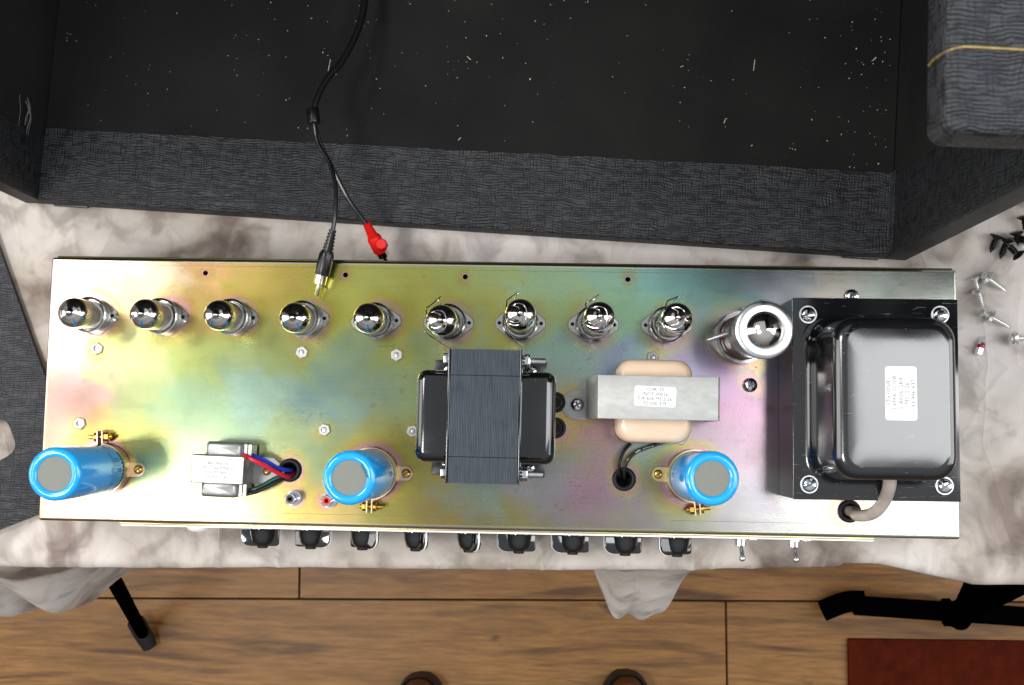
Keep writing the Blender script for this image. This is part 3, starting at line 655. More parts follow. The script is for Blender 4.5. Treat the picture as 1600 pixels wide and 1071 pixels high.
# hex rivet nuts
for p in NUTS:
    mb = MB(); mb.T = Matrix.Translation(L(p)) @ Matrix.Rotation(random.uniform(.2, .9), 4, 'Z')
    R_ = [[(r * math.cos(PI / 3 * (i // 4) + 0) * (1 - (i % 4) / 4) + r * math.cos(PI / 3 * (i // 4 + 1)) * ((i % 4) / 4), r * math.sin(PI / 3 * (i // 4)) * (1 - (i % 4) / 4) + r * math.sin(PI / 3 * (i // 4 + 1)) * ((i % 4) / 4), z) for i in range(24)] for r, z in ((.0048, .0001), (.0048, .0016), (.0043, .0020))]
    R_.append([(.0021 * math.cos(2 * PI * i / 24), .0021 * math.sin(2 * PI * i / 24), .0020) for i in range(24)]); R_.append([(.0021 * math.cos(2 * PI * i / 24), .0021 * math.sin(2 * PI * i / 24), .0004) for i in range(24)])
    mb.loft(R_, True, False); nt = mb.build('rivet_nut', M_nut if 'M_nut' in globals() else tin_bright, ch)
    mb = MB(); mb.T = Matrix.Translation(L(p)); mb.lathe([(.0020, .0002), (.0017, .0010), (.0006, .0012)], 16); mb.build('screw_tip', steel, nt)
# grommets
for k, (p, r) in enumerate(GROM):
    mb = MB(); n = 36; rings = []
    for j in range(9):
        a = PI * j / 8; rings.append([((r * .79 + r * .21 * math.cos(a) ) * math.cos(2 * PI * i / n) + L(p)[0], (r * .79 + r * .21 * math.cos(a)) * math.sin(2 * PI * i / n) + L(p)[1], L(p)[2] + .0003 + .0028 * math.sin(a)) for i in range(n)])
    rings.append([(r * .57 * math.cos(2 * PI * i / n) + L(p)[0], r * .57 * math.sin(2 * PI * i / n) + L(p)[1], L(p)[2] - .004) for i in range(n)])
    mb.loft(rings, False, False); g = mb.build('grommet', rubber, ch, ang=70)
    if k > 2: MB().lathe([(r * .56, -ZC + .0002), (r * .3, -ZC + .0003)], 24, (p.x, p.y)).build('grommet_opening', voidm, g)
# screws
def screw(p, r, m, parent, kind='cross', rot=0., conv=L, name='screw', tilt=None):
    T = Matrix.Translation(conv(p)) @ (tilt if tilt else Matrix.Rotation(rot, 4, 'Z'))
    mb = MB(); mb.T = T; mb.lathe([(r, .0), (r, r * .18), (r * .93, r * .42), (r * .72, r * .62), (r * .4, r * .72), (.00001, r * .75)], 28)
    s = mb.build(name, m, parent)
    mb = MB(); mb.T = T; h = r * .755; w_ = r * .13
    if kind == 'cross': mb.box(-r * .5, r * .5, -w_, w_, h * .7, h); mb.box(-w_, w_, -r * .5, r * .5, h * .7, h + .00003)
    else: mb.box(-r * .78, r * .78, -w_, w_, h * .45, h + .00005)
    mb.build('slot', darkslot, s); return s
darkslot = M('slot_shadow', (70, 80, 88), .35, .8)
screw(P(1331, 463, .001), .0050, chrome, ch, rot=.4)
screw(P(1172, 602, .001), .0052, chrome, ch, rot=.6)
# RCA jacks
def jack(px, py, col, lab):
    top = P(px, py, .014); 
    mb = MB(); mb.T = Matrix.Translation(L((top.x, top.y, .0003))); mb.lathe([(.0058, 0), (.0058, .0012), (.0046, .0014), (.0046, .003), (.0041, .0032), (.0041, .0136), (.0037, .014), (.0029, .014), (.0029, .011)], 28, cap1=False)
    j = mb.build('phono_jack', chrome, ch, label=lab)
    mb = MB(); mb.T = Matrix.Translation(L((top.x, top.y, .0003))); mb.loft([[(r * math.cos(2 * PI * i / 24), r * math.sin(2 * PI * i / 24), z) for i in range(24)] for r, z in ((.0029, .010), (.0029, .0138), (.0015, .0138), (.0015, .006))], False, True); mb.build('insert', col, j)
jack(453, 780, blackplastic, 'phono jack with black insert'); jack(510, 783, redplug, 'phono jack with red insert')
# knobs
fr = -CY - .0031
def knob(px, theta, tailw=.010):
    q = P(px, 836, -.030); T = Matrix.Translation((q.x, fr, -.030 - ZC)) @ Matrix.Rotation(PI / 2, 4, 'X')      # local z -> -y
    mb = MB(); mb.T = T; mb.lathe([(.0108, 0), (.0108, .0018), (.0098, .003), (.0092, .007), (.0078, .0115), (.0058, .0138), (.0045, .0146), (.0043, .0160), (.0038, .0165)], 36)
    k = mb.build('knob', knobm, ch)
    mb = MB(); mb.T = T @ Matrix.Rotation(theta, 4, 'Z') @ Matrix.Rotation(-PI / 2, 4, 'X')    # fin outline: x radial, y = -out
    ol = [(-.0125, -.0008), (.0165, -.0008), (.0165, -.0072)] + [(.0095 + .007 * math.cos(a), -.0080 - .007 * math.sin(a)) for a in np.linspace(.15, PI / 2, 7)] + [(-.010, -.0150), (-.0118, -.0144), (-.0125, -.0130)]
    mb.prism(ol, -.0022, .0022); mb.build('pointer', knobm, k, bev=.0007, seg=3, ang=50)
    mb = MB(); mb.T = T @ Matrix.Rotation(theta, 4, 'Z') @ Matrix.Rotation(-PI / 2, 4, 'X')
    outer_ = [(.01675, -.001), (.01675, -.0073)] + [(.0095 + .00725 * math.cos(a), -.0080 - .00725 * math.sin(a)) for a in np.linspace(.15, PI / 2, 7)]
    inner_ = [(x - .0009, y + .0006) for x, y in outer_]
    mb.prism(outer_ + inner_[::-1], -.0006, .0006); mb.build('pointer_line', white, k)
for px, th_ in ((411, PI - .12), (486, .25), (567, .72), (650, .98), (733, 1.05), (811, PI - .1), (895, PI - .2), (977, PI - .22), (1058, PI - .55)): knob(px, th_)
# toggles and lamp
for px in (1157, 1240):
    q = P(px, 842, -.034); c = Vector((q.x, fr, -.034 - ZC))
    mb = MB(); mb.cyl(c, c + Vector((0, -.003, 0)), .0062, n=6); mb.cyl(c + Vector((0, -.003, 0)), c + Vector((0, -.0075, 0)), .0042, .0040); s = mb.build('toggle_switch', chrome, ch)
    mb = MB(); mb.tube([c + Vector((0, -.006, 0)), c + Vector((.0002, -.0115, .005)), c + Vector((-.0002, -.0145, .0090)), c + Vector((-.0004, -.016, .0108))], lambda u: .0015 + .0009 * u ** 2, n=14)
    b = c + Vector((-.0004, -.016, .0108)); mb.lathe([(.0024 * math.cos(a), b.z + .0024 * math.sin(a)) for a in np.linspace(-1.5, 1.5, 9)], 16, (b.x, b.y)); mb.build('lever', chrome, s)
    c2 = c + Vector((.0085, 0, .006)); MB().cyl(c2, c2 + Vector((0, -.0022, 0)), .0034).build('nut', chrome, s)
q = P(305, 829, -.012); mb = MB(); mb.T = Matrix.Translation((q.x, fr, -.02 - ZC)) @ Matrix.Rotation(PI / 2, 4, 'X'); mb.lathe([(.0088, 0), (.0088, .0012), (.0075, .003), (.0042, .0042), (.0001, .0046)], 28); mb.build('pilot_lens', white, ch)

# ------------------------------------------------------------------ valves
def aim(o, base, top):
    o.location = base; o.rotation_euler = Vector((0, 0, 1)).rotation_difference(Vector(top) - Vector(base)).to_euler()
def domeprof(r, zs_, h, n=9): return [(r * math.cos(PI / 2 * k / n) ** .8 if k < n else .0001, zs_ + h * math.sin(PI / 2 * k / n)) for k in range(n + 1)]
def make_valve(name, lab, hb, group):
    t = thing(name, lab, 'vacuum tube', group=group)
    r = .0109; sh = hb - .0085
    MB().lathe([(.0085, .0018), (.0107, .004), (r, .007), (r, sh - .008)], 40, cap0=False, cap1=False).build('glass_envelope', glass, t, ang=80)
    prof = [(r + .00005, sh - .0082), (r + .0001, sh - .003)] + [(.0109 * (1 - (k / 9) ** 2.3) ** .5 if k < 9 else .0026, sh - .003 + (hb - .0015 - sh + .003) * (k / 9)) for k in range(1, 9)]
    zt = prof[-1][1]; prof += [(.0046, zt + .0007), (.0030, zt + .0011), (.0023, zt + .0020), (.0016, zt + .0032), (.0008, zt + .0039), (.0001, zt + .0041)]
    MB().lathe(prof, 48, cap0=False).build('getter_dome', getter, t, ang=80)
    mb = MB(); mb.loft([rrect(.0125, .0075, .0025, z) for z in (.010, sh - .0115)])
    for k in range(3): mb.loft([rrect(.0132, .0082, .0027, z) for z in (.014 + k * .008, .0155 + k * .008)])
    if hb > .06: mb.box(-.0088, .0088, -.0007, .0007, .014, sh - .014)
    mb.build('anode_plate', anode, t)
    mb = MB(); mb.lathe([(.0099, sh - .0112), (.0099, sh - .0106)], 12); mb.lathe([(.0098, .0092), (.0098, .0098)], 12); mb.build('mica_disc', mica, t)
    mb = MB()
    for k in range(9):
        a = 2 * PI * k / 10; mb.cyl((.006 * math.cos(a), .006 * math.sin(a), .0005), (.006 * math.cos(a), .006 * math.sin(a), .0092), .0005, n=6)
    mb.build('pins', steel, t); return t
tops = [(108, 488, .052), (220, 490, .052), (337, 492, .052), (457, 496, .052), (573, 496, .052), (688, 500, .066), (813, 489, .068), (938, 494, .068), (1060, 496, .068)]
PG = 'small preamp vacuum tubes along the back of the chassis'; OG = 'taller output vacuum tubes held by wire clips'
labs = ['small glass vacuum tube nearest the left end of the chassis', 'small glass vacuum tube second from the left end of the row',
        'small glass vacuum tube third from left, just below the leftmost hole of the chassis', 'small glass vacuum tube just below the metal tip of the black plug',
        'small glass vacuum tube between the black plug and the first wire clip tube',
        'vacuum tube in a wire clip opening leftward, above the left half of the laminated transformer',
        'vacuum tube with wire clip above the right edge of the laminated transformer',
        'vacuum tube with wire clip between the laminated transformer and the choke label',
        'vacuum tube with wire clip next to the chrome ringed rectifier tube']
pre = out_ = None
wire = [(3, -18, 6), (-1, -16.5, 22), (-6, -13, 40), (-10, -9, 55), (-9.4, -6, 61), (-6, -8.3, 63.5), (0, -8.6, 66), (4, -5, 68.5), (4.6, 0, 69.5), (2.5, 5, 68.5), (-2.5, 6.5, 66.5), (-7, 4.6, 62), (-9.4, 2, 60), (-10.2, 8, 56), (-8.6, 10.5, 53), (-2.2, 17, 44), (-3, 15.6, 43), (-4.6, 13.8, 30), (-2, 12.5, 8)]
for k, (px, py, h) in enumerate(tops):
    if k < 5: t = make_valve('preamp_tube', labs[0], .0525, PG) if pre is None else dup(pre); pre = pre or t
    else: t = make_valve('output_tube', labs[5], .0685, OG) if out_ is None else dup(out_); out_ = out_ or t
    t['label'] = labs[k]
    b = SOCK[k].copy(); b.z = .0008; aim(t, b, P(px, py, h)); 
    t.rotation_euler.rotate_axis('Z', .35 * k)
    if k >= 5:     # wire retaining clip, fixed to the socket
        sc = bpy.data.objects.new('retaining_clip', None)
        tp = P(px, py, h); ax = (tp - b); ax.normalize(); q = ax.to_track_quat('Z', 'Y'); q = Matrix.Identity(3).to_quaternion() if False else q
        rz = (-.0, 0, 0, 0)[k - 5]; R_ = Matrix.Rotation((1.35 if k == 5 else (0, 0, 0, -.15, -.3)[k - 4]) * (0 if k == 5 else 1), 3, 'Z')
        pts = []
        for (x, y, z) in wire:
            if k == 5: x = -abs(x) * 1.0 if z > 50 and abs(y) > 7 else x; 
            jx = 1 + .06 * math.sin(k * 3 + z)
            v3 = R_ @ Vector((x * jx, y, 0)); fr_ = z / 68.5
            pts.append(L(b + ax * (z * .001 + .0012) + Vector((v3.x, v3.y, 0)) * .001))
        MB().tube(pts, .00042, n=7, sub=4).build('retaining_clip', chrome, ch)
# rectifier valve with chrome ring
rt = thing('rectifier_tube', 'fat vacuum tube capped by a wide chrome ring beside the big black transformer', 'vacuum tube')
tp = P(1194, 516, .085); b = RECT.copy(); b.z = .0015; aim(rt, b, tp); hh = (tp - b).length
MB().lathe([(.0165, 0), (.0165, .014), (.0150, .017)], 40).build('base', bake, rt)
MB().lathe([(.0152, .016), (.0152, .020)], 40).build('base_band', M('brown_cement', (92, 60, 30), .4), rt)
MB().lathe([(.0148, .0175), (.0160, .022), (.0162, hh - .014)], 48, cap0=False, cap1=False).build('glass_envelope', glass, rt, ang=80)
MB().lathe([(.0161, hh - .015), (.0161, hh - .010), (.0152, hh - .004), (.0126, hh + .001), (.0090, hh + .005), (.0045, hh + .0078), (.0001, hh + .0086)], 48, cap0=False).build('getter_dome', getter, rt, ang=80)
mb = MB(); mb.loft([rrect(.024, .010, .003, z) for z in (.024, hh - .02)]); mb.build('anode_plate', anode, rt)
n = 64
MB().loft([[(r * math.cos(2 * PI * i / n), r * math.sin(2 * PI * i / n), z) for i in range(n)] for r, z in ((.0122, hh - .0005), (.0124, hh + .0012), (.0160, hh + .0017), (.0186, hh + .0014), (.0194, hh + .0006), (.0194, hh - .004), (.0188, hh - .004), (.0187, hh - .0004), (.0122, hh - .0005))], False, False).build('retaining_ring', M('spun_aluminium', (202, 202, 200), .3, 1., rvar=(100, .08)), rt, ang=40)

# ------------------------------------------------------------------ capacitors
def capacitor(k, lugang, footang, lab, printed):
    p = CAPS[k]; t = thing('capacitor', lab, 'capacitor', (p.x, p.y, -.0035), group='large blue can capacitors along the front of the chassis')
    tx, ty = ((84, 741), (545, 747), (1113, 748))[k]; tp = P(tx, ty, .095); aim(t, (p.x, p.y, -.0035), tp); H = (tp - Vector((p.x, p.y, -.0035))).length; r = .0179
    MB().lathe([(r, .001), (r, H - .0032), (r - .0005, H - .0016), (r - .0016, H - .0004), (r - .0032, H + .0001), (.0124, H - .0002), (.0116, H - .0010), (.0114, H - .0024)], 64, cap1=False).build('sleeve', blue, t, ang=60)
    MB().lathe([(.0117, H - .0022), (.0117, H - .0013), (.0001, H - .0011)], 48).build('end_disc', disc, t)
    # clamp
    cz0, cz1 = .0045, .0155
    n = 72; gap = .10
    arc = [lugang + gap + (2 * PI - 2 * gap) * i / n for i in range(n + 1)]
    mb = MB(); vs = []
    for a in arc:
        for rr_, z in ((r + .0003, cz0), (r + .0013, cz0), (r + .0013, cz1), (r + .0003, cz1)): vs.append((rr_ * math.cos(a), rr_ * math.sin(a), z))
    fs = [(4 * i + j, 4 * i + (j + 1) % 4, 4 * i + 4 + (j + 1) % 4, 4 * i + 4 + j) for i in range(n) for j in range(4)] + [(0, 1, 2, 3), (4 * n + 3, 4 * n + 2, 4 * n + 1, 4 * n)]
    mb.add(vs, fs); c = mb.build('mounting_clamp', zincpart, t, ang=60)
    T = Matrix.Rotation(lugang, 4, 'Z')
    for sg in (-1, 1):
        mb = MB(); mb.T = T; mb.box(r, r + .0105, sg * .0018 - .0005, sg * .0018 + .0005, cz0, cz1 - .0005); mb.build('clamp_lug', zincpart, c, bev=.0002, seg=1)
    mb = MB(); mb.T = T; mb.cyl((r + .006, -.0075, .0105), (r + .006, .0095, .0105), .0015); mb.cyl((r + .006, -.0055, .0105), (r + .006, -.0024, .0105), .0033, n=6); mb.cyl((r + .006, .0024, .0105), (r + .006, .0048, .0105), .0034, n=20); mb.build('clamp_bolt', brass, c, ang=30)
    T = Matrix.Rotation(footang, 4, 'Z')
    mb = MB(); mb.T = T; pts = [(r + .001, -.0055), (r + .0055, -.0055)] + [(r + .0068 + .0055 * math.cos(a), .0055 * math.sin(a)) for a in np.linspace(-PI / 2, PI / 2, 14)] + [(r + .0055, .0055), (r + .001, .0055)]
    mb.prism(pts, .0036, .0047); mb.box(r + .0005, r + .0016, -.0055, .0055, .0036, .010); f = mb.build('mounting_foot', zincpart, c, bev=.0002, seg=1)
    screw(Vector((r + .0075, 0, .0047)), .0034, brass, f, 'slot', conv=lambda q: T @ q, rot=.5)
    if printed:
        lines = ['50 uf 500 VDC', '50 uf 500 VDC', 'Filtron Filtering', '500 SERVOCTRAL C', '-85 C', '']
        ts = []; tilt0 = -.05
        for i, s_ in enumerate(lines[:5]):
            zc = .022 + i * .0042
            def warp(c_, zc=zc):
                a = tilt0 - c_.x / r; return Vector(((r + .0002) * math.cos(a), (r + .0002) * math.sin(a), zc - c_.y))
            ts.append(text(s_, .0034, ink, c, None, warp=warp))
        jt = join_text(ts, 'lettering'); jt.parent = t
        mb = MB()
        for i in range(11):
            a = -.75 + i * .15
            for q in range(1): mb.T = Matrix.Rotation(a, 4, 'Z'); mb.box(r + .0001, r + .0003, -.0009, .0009, .0158, .0175)
        mb.build('printed_dashes', ink, t)
    return t
capacitor(0, PI / 2 + .05, .0, 'blue can capacitor with printed text, leaning over the left end of the chassis', True)
capacitor(1, -PI / 2 - .0, .02, 'blue can capacitor with cracked rim, left of the laminated transformer', False)
capacitor(2, -PI / 2 + .1, PI - .03, 'blue can capacitor with plain rim, below the cream choke coil', False)
cm = [o for o in COL.objects if o.get('category') == 'capacitor'][1]; Hc = [v for v in cm.children if v.name.startswith('sleeve')][0].data; Hc = max(v.co.z for v in Hc.vertices)
crk = []
for x, y in ((21, 31), (20, 19), (25.5, 11.5), (29, 2.5), (38, -5.5), (41, -6.5)):
    x *= .42e-3; y *= .42e-3; rd = math.hypot(x, y); zc_ = Hc + .00002 if rd < .0147 else Hc - .0005 - (rd - .0147) * .55
    crk.append((x, y, zc_))
MB().tube(crk, .00022, n=6, sub=2).build('sleeve_crack', ink, cm)
# ------------------------------------------------------------------ output transformer (laminated, standing)
c4 = [P(705, 546, .078), P(812, 548, .078), P(808, 757, .078), P(700, 754, .078)]
oc = sum(c4, Vector()) / 4; ow = .0465; ol_ = .0905; ZO = .078
ot = thing('output_transformer', 'black bell ended transformer with grey laminated core in the middle of the chassis', 'transformer', (oc.x, oc.y, .0006), math.radians(-.3))
mb = MB(); nl = 42; pw_ = ow / nl
for i in range(nl):
    x = -ow / 2 + i * pw_; j = random.uniform(-.00016, .00016); e = random.uniform(-.0002, .0002)
    for (y0, y1) in ((-ol_ / 2 + e, -.0278), (-.0273, .0272), (.0277, ol_ / 2 + e)): mb.box(x + .00006, x + pw_ - .00006, y0, y1, .012, ZO + j + (0.0001 if y0 > -.03 and y1 < .03 else 0))
lm = mb.build('lamination_stack', lamin, ot, ang=20); lm['kind'] = 'stuff'
MB().box(-ow / 2 + .0005, ow / 2 - .0005, -ol_ / 2 + .0008, ol_ / 2 - .0008, .0121, ZO - .0007).build('core', voidm, ot)
for sg in (-1, 1):
    MB().box(sg * (ow / 2 + .0004) if sg > 0 else -(ow / 2 + .0018), (ow / 2 + .0018) if sg > 0 else -(ow / 2 + .0004), -ol_ / 2 - .0003, ol_ / 2 + .0003, .011, ZO + .0002).build('flange_plate', blackgloss, ot, bev=.0004)
    # end bell, open side against the flange
    mb = MB(); mb.T = Matrix.Translation((sg * (ow / 2 + .0016), 0, 0)) @ Matrix.Rotation(sg * PI / 2, 4, 'Y')
    zc_ = (.0610 + .010) / 2
    bell(mb, .0515, .0640, .0075, 0, .0235, .0068, c=(-zc_ * sg, 0)); bl = mb.build('end_bell', blackgloss, ot, ang=60)
    mb = MB(); x0 = sg * (ow / 2 + .0006)
    for sy in (-1, 1): 
        a, b = sorted((x0, sg * (ow / 2 + .0185))); mb = MB(); mb.box(a, b, *sorted((sy * .029, sy * .0425)), .0002, .0016); ft = mb.build('foot', blackplastic, ot, bev=.0003)
        screw(Vector((sg * (ow / 2 + .0078), sy * .0355, .0016)), .0040, chrome, ft, conv=lambda q: q, rot=.4)
    MB().box(*sorted((x0, sg * (ow / 2 + .0019))), -.0425, .0425, .0002, .012).build('foot_bracket', blackplastic, ot)
for sy in (-1, 1):
    y = sy * .0385; z = ZO - .010
    mb = MB(); x = ow / 2 + .0018; mb.cyl((-x - .004, y, z), (x + .0155, y, z), .0021)
    for k in range(11): mb.cyl((x + .0052 + k * .001, y, z), (x + .0056 + k * .001, y, z), .00235, n=16)
    bo = mb.build('through_bolt', steel, ot)
    mb = MB(); mb.cyl((x + .0014, y, z), (x + .0052, y, z), .0050, n=6); mb.build('nut', chrome, bo, bev=.0004)
    mb = MB()
    for k in range(14): a = 2 * PI * k / 14; mb.T = Matrix.Translation((0, y, z)) @ Matrix.Rotation(a, 4, 'X'); mb.box(x + .0001, x + .0013, -.0006, .0006, .0020, .0054)
    mb.build('star_washer', steel, bo)
    mb = MB(); mb.cyl((-x - .0040, y, z), (-x - .0001, y, z), .0046, n=6); mb.build('bolt_head', steel, bo, bev=.0004)
# ------------------------------------------------------------------ choke
ZK = .043
k4 = [P(933, 587, ZK), P(1125, 589, ZK), P(1124, 657, ZK), P(932, 655, ZK)]; kc = sum(k4, Vector()) / 4; kw = (k4[1] - k4[0]).length; kh = (k4[0] - k4[3]).length
ck = thing('choke', 'bare steel framed choke with cream wound coil and white code label', 'choke coil', (kc.x, kc.y, .0006), math.radians(-.2))
mb = MB(); ol2 = [(-kw / 2 - .006, .0002), (-kw / 2 - .0005, ZK - .002), (-kw / 2 + .001, ZK), (kw / 2 - .001, ZK), (kw / 2, ZK - .0015), (kw / 2 - .0015, .0002), (kw / 2 - .003, .0002), (kw / 2 - .0018, ZK - .0022), (-kw / 2 + .002, ZK - .0022), (-kw / 2 - .0042, .0002)]
mb.loft([[(x, -kh / 2, z) for x, z in ol2], [(x, kh / 2, z) for x, z in ol2]]); mb.build('frame', tin_bright, ck, bev=.0004, seg=2)
MB().box(-kw / 2 + .003, kw / 2 - .004, -kh / 2 + .0016, kh / 2 - .0016, .003, ZK - .0028).build('core', lamin, ck)
mb = MB(); bx = P(1023, 575, .03).x - kc.x; yt = P(1023, 562, .032).y - kc.y; yb = P(1020, 692, .030).y - kc.y
rings = []
for ins, z in ((.004, .004), (.0012, .0065), (0, .010), (0, .026), (.0012, .0295), (.0045, .0318)): rings.append(rrect(.0545 - 2 * ins, (yt - yb) - 2 * ins, .011 - ins * .3, z, 8, (bx, (yt + yb) / 2)))
mb.loft(rings); mb.build('coil', paper, ck, ang=50)
# mounting tabs
sp_ = P(902, 633, .001); sx_, sy_ = sp_.x - kc.x, sp_.y - kc.y
mb = MB(); mb.prism([(-kw / 2 - .0045, sy_ + .0112)] + [(sx_ - .0005 + .0112 * math.cos(a), sy_ + .0112 * math.sin(a)) for a in np.linspace(PI / 2, 3 * PI / 2, 24)] + [(-kw / 2 - .0045, sy_ - .0112)], .0001, .0013); tb_ = mb.build('mounting_tab', tin_bright, ck, bev=.0003)
screw(Vector((sx_, sy_, .0013)), .0050, chrome, tb_, conv=lambda q: q, rot=.5)
label_sheet(ck, (P(1023.5, 620, ZK).x - kc.x, P(1023.5, 620, ZK).y - kc.y), .0292, .0140, ZK + .0001, math.radians(-1.8), ['CHK-30', 'INDT-00016', 'EIA 606 MS 2-26', '92-000-309'], .0035, .0033, darkink)
# wires into the grommet
g = GROM[1][0]
def rel(t, p): return tuple(Vector(p) - Vector(t.location))
w1 = [P(985, 694, .006), P(975, 706, .010), P(968, 725, .011), P(969, 745, .003), Vector((g.x, g.y, -.01))]
MB().tube([rel(ck, q) for q in w1], .0013).build('lead_wire', blackw, ck)
w2 = [P(1052, 686, .006), P(1020, 697, .0075), P(996, 706, .0095), P(982, 719, .0105), P(976, 735, .008), P(976, 748, .002), Vector((g.x + .002, g.y, -.01))]
m2 = MB().tube([rel(ck, q) for q in w2], .0013); wo = m2.build('lead_wire', blackw, ck)
path = m2.path; ts = []
for i, chh in enumerate('AWM STYLE 1015'):
    if chh == ' ': continue
    s_ = 12.6 - i * .82
    k0 = max(0, min(len(path) - 2, int(s_))); a, b = path[k0], path[k0 + 1]; p = a.lerp(b, s_ - int(s_)); d = -(b - a); rot = math.atan2(d.y, d.x)
    ts.append(text(chh, .0017, white, wo, Matrix.Translation((p.x, p.y, p.z + .00135)) @ Matrix.Rotation(rot, 4, 'Z')))
join_text(ts, 'lettering')
# ------------------------------------------------------------------ power transformer
ZP = .050
p4 = [P(1239, 466, ZP), P(1497, 470, ZP), P(1500, 782, ZP), P(1238, 781, ZP)]; pc = sum(p4, Vector()) / 4; pw2 = ((p4[1] - p4[0]).length + (p4[2] - p4[3]).length) / 2; ph = (p4[0] - p4[3]).length
pt = thing('power_transformer', 'big black lacquered power transformer with white label at the right end', 'transformer', (pc.x, pc.y, .0006), math.radians(.2))
MB().box(-pw2 / 2 + .0004, pw2 / 2 - .0004, -ph / 2 + .0004, ph / 2 - .0004, .0002, ZP - .0018).build('core_stack', M('dark_varnished_core', (26, 22, 24), .2, .4, coat=.3, bump=(40, .1, .001)), pt)
MB().box(-pw2 / 2, pw2 / 2, -ph / 2, ph / 2, ZP - .0016, ZP).build('flange', scuff, pt, bev=.0005)
bt = P(1401.5, 622, .108); bc = (bt.x - pc.x, bt.y - pc.y)
bc0 = bc
mb = MB(); rings = []
bw, bh = .0785, .1045
for ins, z in ((-.0085, ZP + .0002), (-.0065, ZP + .0004), (-.0040, ZP + .0020), (-.0026, ZP + .005), (-.0022, ZP + .010)): rings.append(rrect(bw - 2 * ins, bh - 2 * ins, .0155 - ins * .6, z, 9, bc))
for k in range(9):
    a = PI / 2 * k / 8; ins = -.0005 + .0085 * (1 - math.cos(a)); rings.append(rrect(bw - 2 * ins, bh - 2 * ins, .0150 - ins * .7, .108 - .0085 + .0085 * math.sin(a), 9, bc))
rings.append(rrect(bw * .55, bh * .55, .008, .1086, 9, bc)); mb.loft(rings); mb.build('end_bell', scuff, pt, ang=60)
for x, y in ((1264, 491), (1471, 492), (1265, 757), (1477, 760)):
    q = P(x, y, ZP + .003); s_ = screw(Vector((q.x - pc.x, q.y - pc.y, ZP)), .0053, chrome, pt, 'slot', rot=random.uniform(.2, .6), conv=lambda q_: q_)
    mb = MB(); mb.lathe([(.0062, ZP + .0001), (.0062, ZP + .0007)], 28, (q.x - pc.x, q.y - pc.y)); mb.build('washer', steel, s_)
lc = P(1407.5, 615, .1088); label_sheet(pt, (lc.x - pc.x, lc.y - pc.y), .0345, .0202, .1087, PI / 2, ['PTV30NB', 'TXMA 00108', 'EIA606  SB4', 'MS  2 26', '93 996 637'], .0040, .0040, greyink)
g = GROM[2][0]
path_ = [P(1391, 742, .070), P(1388, 765, .060), P(1378, 788, .047), P(1362, 803, .034), P(1340, 806, .020), Vector((g.x + .001, g.y, .004)), Vector((g.x - .001, g.y, -.012))]
MB().tube([rel(pt, q) for q in path_], lambda u: .0046 - .0006 * u, n=18).build('cable_sleeve', sleeve, pt)
# ------------------------------------------------------------------ reverb transformer
ZR = .028
rc = P(340, 734, ZR); rvt = thing('small_transformer', 'small tinned transformer with red, blue, green and black wires', 'transformer', (rc.x, rc.y, .0006), math.radians(-1.6))
mb = MB(); mb.loft([rrect(.0385, .0205, .0012, .0002), rrect(.0385, .0205, .0012, ZR - .0010), rrect(.0371, .0191, .001, ZR)]); mb.build('frame', tin, rvt)
dx = P(347, 738, .024).x - rc.x
for sy in (1, -1):
    mb = MB(); rings = []
    y0 = sy * .0098; y1 = sy * .0190; yc_ = (y0 + y1) / 2
    for ins, z in ((.0, .0035), (0, .0215), (.0008, .0232), (.0022, .0242)): rings.append(rrect(.0262 - 2 * ins, abs(y1 - y0) + .002 - 2 * ins, .0022, z, 4, (dx - .0005 + (.0008 if sy > 0 else -.0012), yc_)))
    mb.loft(rings); mb.build('coil_cover', tin, rvt, ang=50)
    mb = MB()
    for k in range(2): mb.loft([rrect(.0025, .0090, .001, z, 3, (dx + .0142 + k * .0030 + (.0008 if sy > 0 else -.0012), yc_)) for z in (.003, .0195 - .001 * k)])
    mb.build('bobbin_edge', tin, rvt)
mb = MB(); pts = [(.0170, .0102), (.034, .0095)] + [(.0355 + .0072 * math.cos(a), -.0010 + .0072 * math.sin(a)) for a in np.linspace(PI / 3, -PI / 3, 10)] + [(.034, -.0105), (.0170, -.0102)]
mb.prism(pts, .0001, .0012); tb_ = mb.build('mounting_tab', tin_bright, rvt, bev=.0002)
q = P(417, 737, .002); ql = Matrix.Rotation(math.radians(1.6), 2) @ Vector((q.x - rc.x, q.y - rc.y)); screw(Vector((ql.x, ql.y, .0012)), .0030, brass, tb_, 'slot', conv=lambda q_: q_, rot=.4)
label_sheet(rvt, (.0004, -.0002), .0272, .0138, ZR + .0001, PI + math.radians(-.4), ['VR-THW30', 'TXRE-00003', 'EIA606 MS 2-26', '91-996-198'], .0033, .0032, darkink)
g = GROM[0][0]; Ri = Matrix.Rotation(math.radians(1.6), 3, 'Z')
for col, ps, ex in ((redw, ((376, 710, .021), (402, 722, .021), (430, 737, .014), (450, 745, .006)), .003), (bluew, ((384, 708, .014), (410, 718, .016), (435, 732, .010), (452, 735, .004)), .001), (greenw, ((380, 768, .010), (402, 763, .012), (428, 749, .009), (445, 742, .004)), -.001), (blackw, ((374, 771, .014), (395, 770, .014), (425, 757, .010), (443, 745, .004)), -.003)):
    pts = [P(*q) for q in ps] + [Vector((g.x + ex, g.y - abs(ex) * .5, -.010))]
    MB().tube([tuple(Ri @ Vector(rel(rvt, q))) for q in pts], .0016).build('lead_wire', col, rvt)

